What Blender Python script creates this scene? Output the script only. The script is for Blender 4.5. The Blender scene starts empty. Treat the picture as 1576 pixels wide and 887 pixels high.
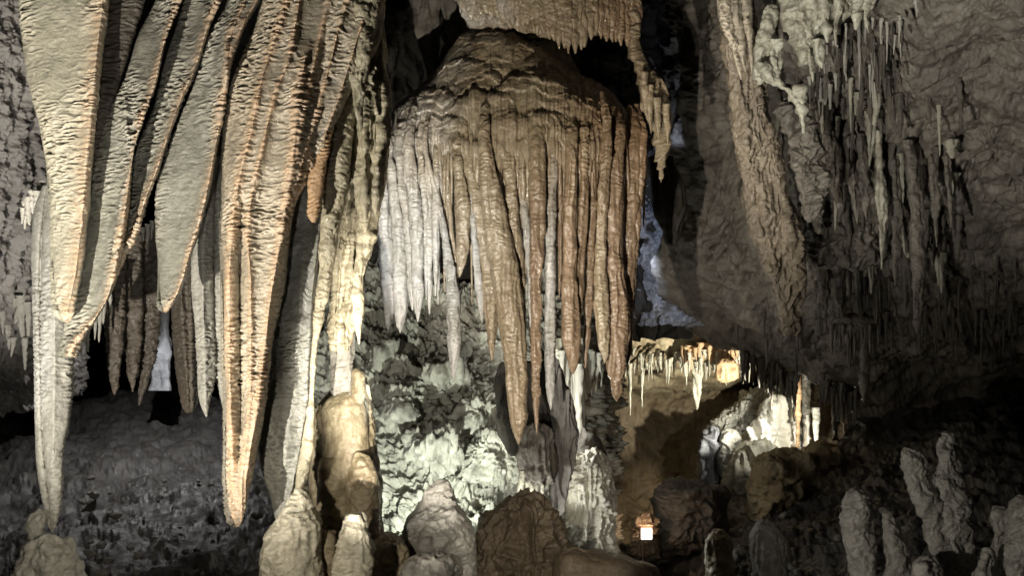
import bpy, math, random
import numpy as np
SC = bpy.context.scene
COL = SC.collection
random.seed(5)
RS = np.random.RandomState(11)
F = 1365.0; CX = 788.0; CY = 443.5; CZ = 1.6     # the photograph's focal length and centre, camera height

# ---------------------------------------------------------------- noise
_perm = RS.permutation(256).astype(np.int32)
_g = RS.normal(size=(256, 3)).astype(np.float32); _g /= np.linalg.norm(_g, axis=1)[:, None]
def noise(x, y, z):
    x = np.asarray(x, np.float32); y = np.asarray(y, np.float32); z = np.asarray(z, np.float32)
    xf = np.floor(x); yf = np.floor(y); zf = np.floor(z)
    xi = xf.astype(np.int32); yi = yf.astype(np.int32); zi = zf.astype(np.int32)
    x = x-xf; y = y-yf; z = z-zf
    u = x*x*x*(x*(x*6-15)+10); v = y*y*y*(y*(y*6-15)+10); w = z*z*z*(z*(z*6-15)+10)
    r = 0
    for a in (0, 1):
        pa = _perm[(xi+a) & 255]; wa = u if a else 1-u
        for b in (0, 1):
            pb = _perm[(pa+yi+b) & 255]; wb = v if b else 1-v
            for c in (0, 1):
                g = _g[_perm[(pb+zi+c) & 255]]; wc = w if c else 1-w
                r = r + wa*wb*wc*(g[..., 0]*(x-a)+g[..., 1]*(y-b)+g[..., 2]*(z-c))
    return r*1.5
def fbm(x, y, z, o=4, gain=.5):
    r = 0; a = 1.0
    for i in range(o):
        r = r + a*noise(x+17.3*i, y+5.1*i, z+9.7*i); a *= gain; x = x*2.03; y = y*2.03; z = z*2.03
    return r
def ridged(x, y, z, o=4, gain=.5):
    r = 0; a = 1.0
    for i in range(o):
        r = r + a*(1-2.2*np.abs(noise(x+17.3*i, y+5.1*i, z+9.7*i))); a *= gain; x = x*2.1; y = y*2.1; z = z*2.1
    return r
# surface relief, each (kind, amplitude in m, sizes...)
def relief(P, spec, seed=0.0):
    x, y, z = P[..., 0]+seed*3.7, P[..., 1]+seed*1.3, P[..., 2]+seed*2.1
    d = 0
    for s in spec:
        k, A = s[0], s[1]
        if k == 'crinkle':          # short sharp wavelets lying across a drapery
            sx, sz = s[2], s[3]
            w = fbm(x/(sx*1.5), y/(sx*1.5), z/(sx*1.5), 2)*.42
            m = .6+1.3*noise(x/.30+3, y/.30, z/.42)+.5*noise(x/.07, y/.07, z/.07)
            d = d + A*(ridged(x/sx, y/sx, z/sz+w, 2, .38)-.3)*np.clip(m, .12, 1.35)
        elif k == 'rings':          # growth rings across a stalactite
            sz = s[2]; w = noise(x/.25, y/.25, z/.25)*2.4+fbm(x/.07, y/.07, z/.07, 3)*.8
            d = d + A*np.abs(np.sin((z/sz+w)*math.pi))*(.15+1.3*np.clip(noise(x/.12, y/.12, z/.10)+.25, 0, 1))
        elif k == 'flute':          # vertical flutes
            sx, sz = s[2], s[3]; w = noise(x/.3+9, y/.3, z/.3)*.35
            d = d + A*(1-2.4*np.abs(noise(x/sx+w, y/sx+w, z/sz)))
        elif k == 'lump':
            d = d + A*fbm(x/s[2], y/s[2], z/s[2], 4, .45)
        elif k == 'rock':
            w = noise(x/s[2]*.7+4, y/s[2]*.7, z/s[2]*.7)*.6
            d = d + A*(ridged(x/s[2]+w, y/s[2]-w, z/s[2]+w, s[3] if len(s) > 3 else 5, .52)-.7)
        elif k == 'crag':           # pitted, corroded rock
            n = fbm(x/s[2], y/s[2], z/s[2], 5, .62)
            d = d + A*(n+.35*ridged(x/s[2]*2.1, y/s[2]*2.1, z/s[2]*2.1, 4, .6))
        elif k == 'scallop':        # overlapping flowstone lips facing down
            w = fbm(x/.45, y/.45, z/.45, 3)*1.1
            t = (z/s[2]+w+noise(x/s[2]*.8, y/s[2]*.8, z/s[2]*.4)*1.2); f = t-np.floor(t)
            d = d + A*((1-f)**1.5*1.0-.35*np.exp(-f*18))*(.45+.75*np.clip(noise(x/.3, y/.3, z/.3)+.45, 0, 1))
        elif k == 'bubble':         # rounded popcorn knobs
            n = noise(x/s[2], y/s[2], z/s[2]); d = d + A*np.sqrt(np.clip(n+.15, 0, 1))
        elif k == 'crack':          # sparse branching cracks
            w = fbm(x/.5, y/.5, z/.5, 3)*.6; n = np.abs(noise(x/s[2]+w, y/s[2]-w, z/s[2]+w)); m = np.clip(noise(x/1.1+8, y/1.1, z/1.1)*2+.2, 0, 1)
            d = d - A*np.exp(-n/s[3])*m
        elif k == 'cover':          # slanted layers
            d = d + A*(1-2.2*np.abs(noise((x+z*.5)/(s[2]*2.5), y/s[2], (z-x*.5)/s[2]*1.0)))
    return d

# ---------------------------------------------------------------- curves
def pch(pts, s):
    pts = sorted(pts); X = np.array([p[0] for p in pts], float); V = np.array([p[1] for p in pts], float)
    if len(X) == 1: return np.full_like(s, V[0])
    h = np.diff(X); h[h == 0] = 1e-6; dl = np.diff(V)/h; m = np.zeros_like(V); m[0] = dl[0]; m[-1] = dl[-1]
    for i in range(1, len(X)-1):
        if dl[i-1]*dl[i] > 0:
            w1 = 2*h[i]+h[i-1]; w2 = h[i]+2*h[i-1]; m[i] = (w1+w2)/(w1/dl[i-1]+w2/dl[i])
    i = np.clip(np.searchsorted(X, s)-1, 0, len(h)-1); t = np.clip((s-X[i])/h[i], 0, 1)
    return ((1+2*t)*(1-t)**2*V[i]+t*(1-t)**2*h[i]*m[i]+t*t*(3-2*t)*V[i+1]+t*t*(t-1)*h[i]*m[i+1])
def X(px, Y): return (px-CX)/F*Y
def Z(py, Y): return CZ-(py-CY)/F*Y
def P3(px, py, Y): return (X(px, Y), Y, Z(py, Y))

# ---------------------------------------------------------------- mesh
def grid_mesh(name, P, mat, closed, rim=None, parent=None, origin=None, crest=None):
    n, m = P.shape[:2]
    if parent is not None: origin = parent.location
    if origin is None: origin = P.reshape(-1, 3).mean(0)
    o3 = np.array(origin, np.float32)
    V = (P-o3).reshape(-1, 3).astype(np.float32)
    i = np.arange(n-1)[:, None]; j = np.arange(m if closed else m-1)[None, :]; j2 = (j+1) % m
    q = np.stack([i*m+j, i*m+j2, (i+1)*m+j2, (i+1)*m+j], -1).reshape(-1, 4).astype(np.int32)
    me = bpy.data.meshes.new(name)
    me.vertices.add(len(V)); me.vertices.foreach_set('co', V.ravel())
    me.loops.add(q.size); me.loops.foreach_set('vertex_index', q.ravel())
    me.polygons.add(len(q)); me.polygons.foreach_set('loop_start', np.arange(0, q.size, 4, dtype=np.int32))
    me.polygons.foreach_set('use_smooth', np.ones(len(q), bool))
    me.update(calc_edges=True)
    if rim is not None:
        a = me.attributes.new('rim', 'FLOAT', 'POINT'); a.data.foreach_set('value', rim.astype(np.float32).ravel())
    if crest is not None:
        a = me.attributes.new('crest', 'FLOAT', 'POINT'); a.data.foreach_set('value', crest.astype(np.float32).ravel())
    me.materials.append(mat)
    o = bpy.data.objects.new(name, me); COL.objects.link(o)
    if parent is not None: o.parent = parent
    else: o.location = [float(v) for v in o3]
    return o
def tag(o, label=None, cat=None, group=None, kind=None):
    if label: o['label'] = label
    if cat: o['category'] = cat
    if group: o['group'] = group
    if kind: o['kind'] = kind
    return o
def thing(name, loc, label, cat, group=None):
    o = bpy.data.objects.new(name, None); o.empty_display_size = .1; COL.objects.link(o); o.location = [float(v) for v in loc]
    return tag(o, label, cat, group)
def normals(P, closed):
    if closed: dj = np.roll(P, -1, 1)-np.roll(P, 1, 1)
    else: dj = np.gradient(P, axis=1)
    di = np.gradient(P, axis=0)
    N = np.cross(di, dj); l = np.linalg.norm(N, axis=-1, keepdims=True); l[l == 0] = 1
    return N/l
_seed = [0.0]
def body(name, mat, L, R, Y, D=.3, dr=.8, ridges=(), disp=(), step=1.4, ct=0, cb=0, parent=None, p=1.0, hang=True, rimk=1.0, lean=0.0, dpts=None, hook=None):
    """closed rock body: left and right outline (y, x), distance Y, half depth dr*halfwidth up to D, vertical ridges"""
    _seed[0] += 1.37; sd = _seed[0] % 50
    y0 = min(a[0] for a in L); y1 = max(a[0] for a in L)
    n = max(8, int((y1-y0)/step)); s = np.linspace(y0, y1, n)
    if ct or cb:   # denser rows near round ends
        t = (1-np.cos(np.linspace(0, math.pi, n)))/2; s = y0+(y1-y0)*(.5*t+.5*np.linspace(0, 1, n))
    l = pch(L, s); r = pch(R, s); cx = (l+r)/2; hw = np.maximum((r-l)/2, .3)
    if ct: k = np.clip((s-y0)/ct, 0, 1); hw = hw*np.sqrt(np.clip(1-(1-k)**2, 0, 1))
    if cb: k = np.clip((y1-s)/cb, 0, 1); hw = hw*np.sqrt(np.clip(1-(1-k)**2, 0, 1))
    Yc = pch(Y, s) if isinstance(Y, (list, tuple)) else np.full(n, float(Y))
    nf = int(np.clip(hw.max()*2/step*1.2, 10, 900)); nb = max(6, nf//3)
    th = np.concatenate([np.linspace(0, math.pi, nf, endpoint=False), np.linspace(math.pi, 2*math.pi, nb, endpoint=False)])
    u = -np.cos(th)[None, :]; v = np.sin(th)[None, :]
    px = cx[:, None]+hw[:, None]*u; hm = hw*Yc/F
    dd = np.minimum(hm*dr, D)[:, None]
    if dpts is not None: dd = pch(dpts, s)[:, None]*np.ones_like(dd)
    Yp = Yc[:, None]-dd*np.sign(v)*np.abs(v)**p
    rim = np.zeros_like(px); fr = np.clip(v*3, 0, 1)
    for rg in ridges:
        pts, amp, w = rg[:3]; fl = rg[3] if len(rg) > 3 else 0
        ys = [a[0] for a in pts]; rc = pch(pts, s)[:, None]
        fade = np.ones_like(s)
        if min(ys) > y0+2: fade = fade*np.clip((s-min(ys))/40, 0, 1)
        if max(ys) < y1-80: fade = fade*np.clip((max(ys)+40-s)/40, 0, 1)
        e = np.exp(-np.abs(px-rc)/w)*fade[:, None]
        zz = Z(s, Yc)[:, None]
        Yp = Yp-(amp*e)*np.clip(hm/.04, 0, 1)[:, None]*np.sign(v+1e-9).clip(0, 1)
        if fl:
            ew = np.exp(-((px-rc)/(w*fl))**2)*fade[:, None]*fr
            rim = np.maximum(rim, ew)
    Yr = np.where(v > 0, Yp, Yc[:, None]); Xw = (px-CX)/F*Yr; Zw = CZ-(s[:, None]-CY)/F*Yr
    Pt = np.stack([Xw, Yp, Zw], -1)
    N = normals(Pt, True)
    amp = np.clip(hm/.03, .12, 1)[:, None]
    amp = amp*(.35+.65*np.clip(np.abs(v)*1.6, 0, 1)); crest = None
    if len(disp): Pt = Pt+N*(relief(Pt, disp, sd)*amp)[..., None]
    if hook is not None: Pt = Pt+N*(hook(px, s[:, None]*np.ones_like(px))*np.clip(v, 0, 1)**1.3)[..., None]
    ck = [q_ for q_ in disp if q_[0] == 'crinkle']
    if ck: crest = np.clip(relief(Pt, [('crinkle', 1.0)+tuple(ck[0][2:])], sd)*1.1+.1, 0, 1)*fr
    if rimk and rim.max() > 0:
        zz = Pt[..., 2]; b = np.abs(np.sin((zz/.034+noise(Pt[..., 0]/.2, Pt[..., 1]/.2, zz/.2))*math.pi))
        Pt = Pt+N*(rim*.0035*rimk*(b-.4))[..., None]
    if lean: Pt[..., 1] += lean*(Pt[..., 2]-Pt[0, 0, 2])
    c0 = Pt[0].mean(0); c1 = Pt[-1].mean(0)
    Pt = np.concatenate([np.broadcast_to(c0, Pt[:1].shape), Pt, np.broadcast_to(c1, Pt[:1].shape)], 0)
    rim = np.concatenate([rim[:1], rim, rim[-1:]], 0)
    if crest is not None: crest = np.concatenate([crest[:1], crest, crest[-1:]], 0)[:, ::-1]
    return grid_mesh(name, Pt[:, ::-1], mat, True, rim[:, ::-1], parent, c0 if hang else c1, crest)
def spine(pts):
    return [(a, b-c/2) for a, b, c in pts], [(a, b+c/2) for a, b, c in pts]
def stal(name, mat, pts, Y, **k):
    L, R = spine(pts); return body(name, mat, L, R, Y, **k)
depth = {}
def depth_at(k, px, py):
    x, tp, bt, Yq = depth[k]; j = int(np.clip(np.searchsorted(x, px), 0, len(x)-1)); t = (py-tp[j])/(bt[j]-tp[j])
    return float(Yq[int(np.clip(t, 0, 1)*(len(Yq)-1)), j])
def sheet(name, mat, xs, T, B, ys, M, disp=(), step=2.0, tag_=True, kind='structure', sdisp=1, pw=1):
    """rock surface: columns xs (px), top/bottom outlines (px, py), rows ys in 0..1, M[row][col] = distance"""
    _seed[0] += 1.37
    x = np.arange(xs[0], xs[-1]+step, step); nt = int(max(abs(b[1]-a[1]) for a, b in zip(T, B))/step)+2
    nt = min(nt, 700); t = np.linspace(0, 1, nt)
    M = np.array(M, float); A = np.stack([pch(list(zip(xs, row)), x) for row in M])
    Yg = np.stack([pch(list(zip(ys, A[:, j])), t) for j in range(len(x))], 1)
    top = pch(T, x)[None, :]; bot = pch(B, x)[None, :]; py = top+(bot-top)*t[:, None]; px = np.broadcast_to(x[None, :], py.shape)
    Pt = np.stack([X(px, Yg), Yg, Z(py, Yg)], -1)
    N = -normals(Pt, False)
    if N[..., 1].mean() > 0: N = -N
    Pt = Pt+N*relief(Pt, disp, _seed[0] % 50)[..., None]
    o = grid_mesh(name, Pt, mat, False)
    depth[len(depth)] = (x, top[0], bot[0], Pt[..., 1])
    if kind: o['kind'] = kind
    return o

# ---------------------------------------------------------------- materials
def rock(name, a, b, rim=(.54, .39, .26), rough=.5, bump=.5, fine=70, sc=3.0, stretch=(1, 1, .35), spec=.5, grime=.25, coat=0.0, band=0.0, crest=None, stain_lit=None, top=None):
    m = bpy.data.materials.new(name); m.use_nodes = True; nt = m.node_tree; N = nt.nodes; K = nt.links
    bs = N['Principled BSDF']; tc = N.new('ShaderNodeTexCoord')
    mp = N.new('ShaderNodeMapping'); mp.inputs['Scale'].default_value = stretch; K.new(tc.outputs['Object'], mp.inputs['Vector'])
    def ns(scale, det=6, rg=.6, vec=None, dist=0):
        n = N.new('ShaderNodeTexNoise'); n.inputs['Scale'].default_value = scale; n.inputs['Detail'].default_value = det
        n.inputs['Roughness'].default_value = rg; n.inputs['Distortion'].default_value = dist
        K.new(vec if vec else mp.outputs[0], n.inputs['Vector']); return n.outputs['Fac']
    def ramp(f, p0, p1):
        r = N.new('ShaderNodeMapRange'); r.inputs['From Min'].default_value = p0; r.inputs['From Max'].default_value = p1
        K.new(f, r.inputs['Value']); return r.outputs[0]
    def mix(f, c1, c2, mode='MIX'):
        x = N.new('ShaderNodeMix'); x.data_type = 'RGBA'; x.blend_type = mode
        for s, v in ((0, f), (6, c1), (7, c2)):
            if isinstance(v, (int, float)): x.inputs[s].default_value = v
            elif isinstance(v, tuple): x.inputs[s].default_value = v+(1,)
            else: K.new(v, x.inputs[s])
        return x.outputs[2]
    big = ramp(ns(sc, 5, .6, dist=.6), .36, .64)
    col = mix(big, a, b)
    if band:       # mineral banding down the drapery
        bn = ramp(ns(14, 3, .5), .4, .62); col = mix(bn, col, tuple(v*band for v in b))
    gr = ramp(ns(fine*.28, 6, .7, tc.outputs['Object']), .62-grime*.5, .74)
    col = mix(gr, col, mix(.62, col, (.045, .035, .025)))
    if stain_lit:      # mineral staining rightward, painted lamp light leftward: (x0, x1, colour) in object space
        for x0_, x1_, c_ in stain_lit:
            sp = N.new('ShaderNodeSeparateXYZ'); K.new(tc.outputs['Object'], sp.inputs[0])
            ad = N.new('ShaderNodeMath'); ad.operation = 'MULTIPLY_ADD'; K.new(ns(4, 4, .6), ad.inputs[0]); ad.inputs[1].default_value = .9; K.new(sp.outputs[0], ad.inputs[2])
            col = mix(ramp(ad.outputs[0], x0_+.45, x1_+.45), col, c_)
    if top:        # the upper part of each hanging stone carries the colour of the dome it grows from
        sp = N.new('ShaderNodeSeparateXYZ'); K.new(tc.outputs['Object'], sp.inputs[0]); c2 = mix(big, top[0], top[1])
        for x0_, x1_, c_ in top[2]:
            ad = N.new('ShaderNodeMath'); ad.operation = 'MULTIPLY_ADD'; K.new(ns(4, 4, .6), ad.inputs[0]); ad.inputs[1].default_value = .9; K.new(sp.outputs[0], ad.inputs[2])
            c2 = mix(ramp(ad.outputs[0], x0_+.45, x1_+.45), c2, c_)
        az = N.new('ShaderNodeMath'); az.operation = 'MULTIPLY_ADD'; K.new(ns(6, 4, .6), az.inputs[0]); az.inputs[1].default_value = .8; K.new(sp.outputs[2], az.inputs[2])
        col = mix(ramp(az.outputs[0], -2.0+.4, -1.15+.4), col, c2)
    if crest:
        ac = N.new('ShaderNodeAttribute'); ac.attribute_name = 'crest'; col = mix(ac.outputs['Fac'], col, crest)  # ripple crests lightened in colour as if catching grazing light
    at = N.new('ShaderNodeAttribute'); at.attribute_name = 'rim'
    rb = ramp(ns(22, 4, .6, tc.outputs['Object']), .25, .6)
    mm = N.new('ShaderNodeMath'); mm.operation = 'MULTIPLY'; K.new(at.outputs['Fac'], mm.inputs[0]); K.new(rb, mm.inputs[1])
    col = mix(mm.outputs[0], col, rim)
    K.new(col, bs.inputs['Base Color'])
    rr = N.new('ShaderNodeMapRange'); rr.inputs['To Min'].default_value = max(.08, rough-.22); rr.inputs['To Max'].default_value = min(1, rough+.25)
    K.new(ns(fine*.4, 4, .6, tc.outputs['Object']), rr.inputs['Value']); rr.inputs['From Min'].default_value = .35; rr.inputs['From Max'].default_value = .65
    K.new(rr.outputs[0], bs.inputs['Roughness']); bs.inputs['Specular IOR Level'].default_value = spec
    bs.inputs['Coat Weight'].default_value = coat; bs.inputs['Coat Roughness'].default_value = .16
    b1 = N.new('ShaderNodeBump'); b1.inputs['Strength'].default_value = bump; b1.inputs['Distance'].default_value = .012
    K.new(ns(fine, 8, .68, tc.outputs['Object'], .4), b1.inputs['Height'])
    b2 = N.new('ShaderNodeBump'); b2.inputs['Strength'].default_value = bump*.8; b2.inputs['Distance'].default_value = .03
    K.new(ns(fine*.25, 5, .6, tc.outputs['Object'], .6), b2.inputs['Height']); K.new(b1.outputs[0], b2.inputs['Normal'])
    K.new(b2.outputs[0], bs.inputs['Normal']); K.new(b2.outputs[0], bs.inputs['Coat Normal'])
    return m
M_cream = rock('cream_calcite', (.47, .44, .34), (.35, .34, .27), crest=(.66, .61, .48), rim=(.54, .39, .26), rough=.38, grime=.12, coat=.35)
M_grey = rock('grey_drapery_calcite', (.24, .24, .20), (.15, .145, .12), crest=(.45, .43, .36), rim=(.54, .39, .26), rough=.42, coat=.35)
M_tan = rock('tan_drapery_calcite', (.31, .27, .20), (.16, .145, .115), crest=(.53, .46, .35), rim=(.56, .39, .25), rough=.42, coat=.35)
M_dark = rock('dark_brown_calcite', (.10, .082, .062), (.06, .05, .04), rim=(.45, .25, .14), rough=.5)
M_rib = rock('cream_rib_calcite', (.44, .39, .27), (.34, .31, .22), rough=.36, coat=.45, bump=.6)
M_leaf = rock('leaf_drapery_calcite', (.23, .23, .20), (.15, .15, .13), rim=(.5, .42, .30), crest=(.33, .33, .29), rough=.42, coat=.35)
M_pale = rock('pale_grey_calcite', (.42, .41, .36), (.33, .32, .28), rim=(.5, .4, .3), rough=.5)
STN_LIT = [(.1, 1.3, (.26, .165, .095)), (-.6, -1.35, (.40, .39, .36))]; TOP = ((.29, .24, .155), (.22, .165, .10), STN_LIT)  # second entry whitens the left, standing in for cool lamp light
M_bell = rock('bell_flowstone', (.29, .24, .155), (.22, .165, .10), rough=.32, sc=1.6, coat=1.0, bump=.7, stain_lit=[(.1, 1.3, (.27, .155, .085)), (-.35, -1.2, (.42, .40, .37))], grime=.15)  # left whitening paints in the side lamp's cool light
M_bellgrey = rock('bell_grey_stalactite', (.45, .44, .42), (.33, .32, .28), rough=.36, coat=.3, bump=.4, grime=.1, top=TOP)
M_beltan = rock('bell_tan_stalactite', (.33, .27, .18), (.26, .20, .13), rough=.34, coat=.6, bump=.4, grime=.15, top=TOP)
M_red = rock('bell_red_stalactite', (.29, .205, .135), (.20, .14, .085), rough=.33, coat=.6, bump=.4, grime=.15, top=TOP)
M_wall = rock('cave_rock', (.16, .145, .12), (.10, .09, .08), rough=.75, bump=.8, fine=40, stretch=(1, 1, 1))
M_wallg = rock('left_grey_rock', (.36, .34, .32), (.22, .21, .20), rough=.7, bump=.8, fine=45)
M_mid = rock('pitted_pale_rock', (.56, .56, .48), (.36, .36, .31), rough=.75, bump=1.0, fine=26, stretch=(1, 1, 1), grime=.45)
M_back = rock('back_chamber_rock', (.40, .34, .22), (.26, .20, .12), rough=.7, bump=.8, fine=24, stretch=(1, 1, 1))
M_white = rock('white_calcite', (.78, .76, .68), (.66, .62, .52), rough=.4, bump=.3, grime=.0)
M_orange = rock('orange_calcite', (.46, .32, .18), (.38, .24, .13), rough=.45, grime=.1)
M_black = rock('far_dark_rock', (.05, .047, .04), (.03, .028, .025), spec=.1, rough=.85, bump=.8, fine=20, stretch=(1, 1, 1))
M_ground = rock('muddy_ground', (.085, .082, .08), (.045, .043, .042), rough=.5, bump=1.0, fine=22, stretch=(1, 1, 1))
M_stone = rock('stalagmite_calcite', (.36, .31, .20), (.23, .18, .11), rough=.36, coat=.6, bump=.6, grime=.12)
M_stgrey = rock('grey_stalagmite', (.34, .33, .30), (.21, .20, .18), rough=.42, coat=.45, bump=.8, fine=50, grime=.3)
M_ceil = rock('right_ceiling_rock', (.18, .162, .134), (.095, .086, .072), rough=.6, bump=.9, fine=34, stretch=(1, 1, .8), grime=.4, coat=.2, sc=2.2)
M_grn = rock('greenish_flowstone', (.42, .42, .34), (.28, .26, .20), rough=.45, coat=.2)
M_mud = rock('brown_flowstone', (.22, .17, .115), (.14, .11, .075), rough=.45, coat=.3, bump=.6)
M_backw = rock('brown_back_wall', (.24, .185, .115), (.16, .12, .07), rough=.75, bump=.7, fine=24)
M_brown = rock('brown_roof_drapery', (.21, .175, .125), (.14, .115, .085), rough=.45, coat=.3, bump=.7)
M_blue = rock('far_pale_rock', (.40, .42, .46), (.22, .23, .26), rough=.8, bump=1.0, fine=16, stretch=(1, 1, 1), grime=.5)

CR = [('crinkle', .015, .090, .023), ('lump', .015, .25)]
CRs = [('crinkle', .012, .07, .026), ('lump', .010, .2)]
TW = 'hanging stone draperies of the left curtain'

# ================================================================ setting
# left rock wall
o = sheet('cave_wall', M_wallg, [-700, -200, 0, 50, 90, 125], [(-700, -300), (125, -300)], [(-700, 640), (-200, 640), (0, 630), (125, 600)], [0, .3, .55, .75, .9, 1],
      [[5, 5.8, 6.6, 6.9, 7.4, 8.5], [5.2, 6, 6.8, 7.0, 7.4, 8.5], [5.2, 6.2, 6.9, 7.2, 7.6, 8.8], [5.4, 6.4, 7.2, 7.5, 8, 9], [6, 7.2, 8.2, 8.6, 9, 10], [7, 8.5, 9.8, 10.2, 10.6, 11]],
      [('flute', .05, .10, .7), ('rock', .04, .4, 5), ('crag', .05, .22), ('crag', .02, .06), ('bubble', .02, .09)], step=1.5)
# dark backdrop of the whole cave, closed at the top
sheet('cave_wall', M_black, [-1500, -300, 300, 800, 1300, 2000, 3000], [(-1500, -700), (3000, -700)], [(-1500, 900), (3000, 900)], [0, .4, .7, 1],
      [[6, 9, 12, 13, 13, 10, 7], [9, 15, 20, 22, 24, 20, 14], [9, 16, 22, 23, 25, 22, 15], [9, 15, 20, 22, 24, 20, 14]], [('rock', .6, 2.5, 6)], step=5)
# ground: one sheet from the visitor's feet up to the back of the cave
sheet('ground', M_ground, [-900, -200, 100, 250, 420, 600, 800, 1000, 1150, 1330, 1576, 2400], [(-900, 640), (-200, 640), (100, 620), (250, 590), (420, 620), (600, 760), (800, 800), (1000, 835), (1100, 765), (1200, 715), (1330, 665), (1576, 590), (2400, 520)],
      [(-900, 1500), (2400, 1500)], [0, .06, .15, .3, .5, 1],
      [[10, 11, 12, 12.5, 12, 11.5, 12, 13, 14, 14, 13, 12], [9.3, 10, 10.5, 11, 10.5, 10.5, 11, 12, 12.6, 12.6, 11.5, 10], [8, 8.5, 9.0, 9.3, 9, 9, 9.6, 10.3, 10.8, 10.8, 9.8, 8.5],
       [6, 6.4, 6.8, 7, 7, 7, 7.2, 8, 8.4, 8.4, 7.6, 6.2], [3.6, 3.8, 4.1, 4.3, 4.5, 4.6, 4.7, 4.9, 5, 5, 4.6, 3.6], [1.9, 1.9, 1.9, 1.9, 1.9, 1.9, 1.9, 1.9, 1.9, 1.9, 1.9, 1.9]],
      [('rock', .04, .5, 6), ('lump', .12, 1.2), ('crinkle', .04, .50, .10), ('scallop', .06, .55), ('crag', .03, .35), ('crag', .008, .08)], step=1.9)
GRD = len(depth)-1
# pitted pale wall in the middle
sheet('cave_wall', M_mid, [480, 560, 640, 720, 800, 880, 930], [(480, 380), (560, 400), (640, 420), (720, 440), (800, 430), (930, 470)], [(480, 930), (930, 930)], [0, .2, .4, .6, .8, 1],
      [[13, 12.6, 12.4, 12.4, 12.6, 13, 14], [12, 11.8, 11.7, 11.7, 11.9, 12.4, 13.5], [11.2, 11, 10.9, 11.3, 11.9, 12.4, 13.5], [10.7, 10.5, 10.3, 10.5, 11.2, 12, 13], [10.2, 9.9, 9.6, 9.5, 9.7, 10.6, 12.0], [9.5, 9, 8.8, 8.7, 8.8, 9.6, 11]],
      [('crag', .24, .9), ('crag', .09, .26), ('crag', .05, .11), ('rock', .02, .05, 3), ('flute', .04, .12, .5)], step=1.4)
# back chamber: roof, brown wall and the bright rise on the right
sheet('cave_ceiling', M_back, [820, 900, 1000, 1100, 1200, 1340, 1420], [(820, 470), (1420, 470)], [(820, 610), (900, 612), (1000, 618), (1100, 612), (1200, 590), (1340, 600), (1420, 620)], [0, .4, .8, 1],
      [[13.4, 13.4, 13.6, 13.8, 13.8, 13.5, 13], [14.4, 14.4, 14.6, 14.8, 14.8, 14.5, 14], [16.4, 16.4, 16.6, 16.8, 16.6, 16, 15], [18, 18, 18.2, 18.4, 18, 17, 16]],
      [('rock', .06, .5, 5), ('lump', .1, .6)], step=1.5)
sheet('cave_wall', M_backw, [800, 900, 1000, 1080, 1150, 1230, 1300, 1400], [(800, 560), (1080, 575), (1230, 560), (1400, 590)], [(800, 930), (1400, 930)], [0, .15, .35, .6, 1],
      [[18, 18.2, 18.2, 18.2, 18, 17.8, 17.5, 17], [17.6, 17.8, 17.8, 17.7, 17.2, 16.8, 16.8, 16.6], [17.4, 17.6, 17.6, 17.3, 16.2, 15.9, 15.9, 15.9], [16.8, 17, 17, 16.2, 15, 14.6, 14.6, 14.6], [13, 14, 14, 13.6, 13, 12.6, 12.4, 12.4]],
      [('rock', .04, .5, 5), ('flute', .03, .14, 1.0), ('lump', .2, 1.4)], step=1.5)
sheet('cave_wall', M_black, [1308, 1340, 1450, 1576, 2000, 2600], [(1308, 520), (2600, 440)], [(1308, 780), (2600, 780)], [0, .5, 1],  # dark sheet added to block back lamp light leaking through the gap
      [[14.4, 13.4, 13.2, 12.8, 11, 9], [14.4, 13.6, 13.4, 13, 11.4, 9.4], [14.4, 13.4, 13.2, 12.8, 11, 9]], [('rock', .2, 1.0, 5)], step=3)
# dark recess behind and above the bell
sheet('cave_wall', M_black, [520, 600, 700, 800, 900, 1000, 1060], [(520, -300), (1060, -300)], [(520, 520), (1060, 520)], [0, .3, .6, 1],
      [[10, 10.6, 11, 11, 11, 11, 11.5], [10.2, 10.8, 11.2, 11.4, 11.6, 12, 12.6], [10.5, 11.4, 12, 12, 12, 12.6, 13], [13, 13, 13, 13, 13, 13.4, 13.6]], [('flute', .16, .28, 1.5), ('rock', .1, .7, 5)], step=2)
# blue lit rock seen through the gap
sheet('cave_wall', M_blue, [955, 1000, 1040, 1090, 1140], [(955, -300), (1140, -300)], [(955, 500), (1140, 500)], [0, .3, .6, 1],
      [[12, 11.8, 11.6, 11.2, 10.8], [12.6, 12.4, 12.2, 11.6, 11.2], [12.8, 12.6, 12.4, 12, 11.4], [13.2, 13.2, 13, 12.6, 12]], [('crag', .16, .35), ('rock', .12, .5, 6)], step=1.5)
# the great sloping roof on the right
sheet('cave_ceiling', M_ceil, [1030, 1070, 1110, 1180, 1260, 1340, 1430, 1576, 1900, 2500], [(1030, -400), (2500, -400)],
      [(1030, 482), (1070, 510), (1110, 535), (1180, 560), (1260, 600), (1340, 625), (1430, 615), (1576, 585), (1900, 540), (2500, 480)], [0, .35, .5, .65, .8, .93, 1],
      [[10.4, 8.6, 7.5, 6.3, 5.6, 5.2, 5, 4.6, 4, 3.2], [11, 9.6, 8.8, 7.8, 6.9, 6.4, 6, 5.6, 4.8, 3.8], [11, 9.9, 9.2, 8.3, 7.7, 7.2, 6.8, 6.3, 5.4, 4.3], [11, 10.2, 9.6, 9, 8.5, 8.2, 7.8, 7.2, 6.2, 5],
       [11.2, 10.6, 10.2, 9.8, 9.4, 9.2, 8.9, 8.4, 7.4, 6], [11.8, 11.3, 11, 10.8, 10.6, 10.4, 10.2, 9.8, 8.8, 7.2], [13.5, 13.2, 13, 12.8, 12.6, 12.4, 12.2, 11.8, 10.8, 9]],
      [('rock', .07, .9, 6), ('lump', .26, 1.2), ('crack', .14, .45, .035), ('crack', .06, .16, .05), ('crag', .020, .30), ('crag', .010, .07), ('bubble', .02, .16)], step=1.8)
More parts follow.
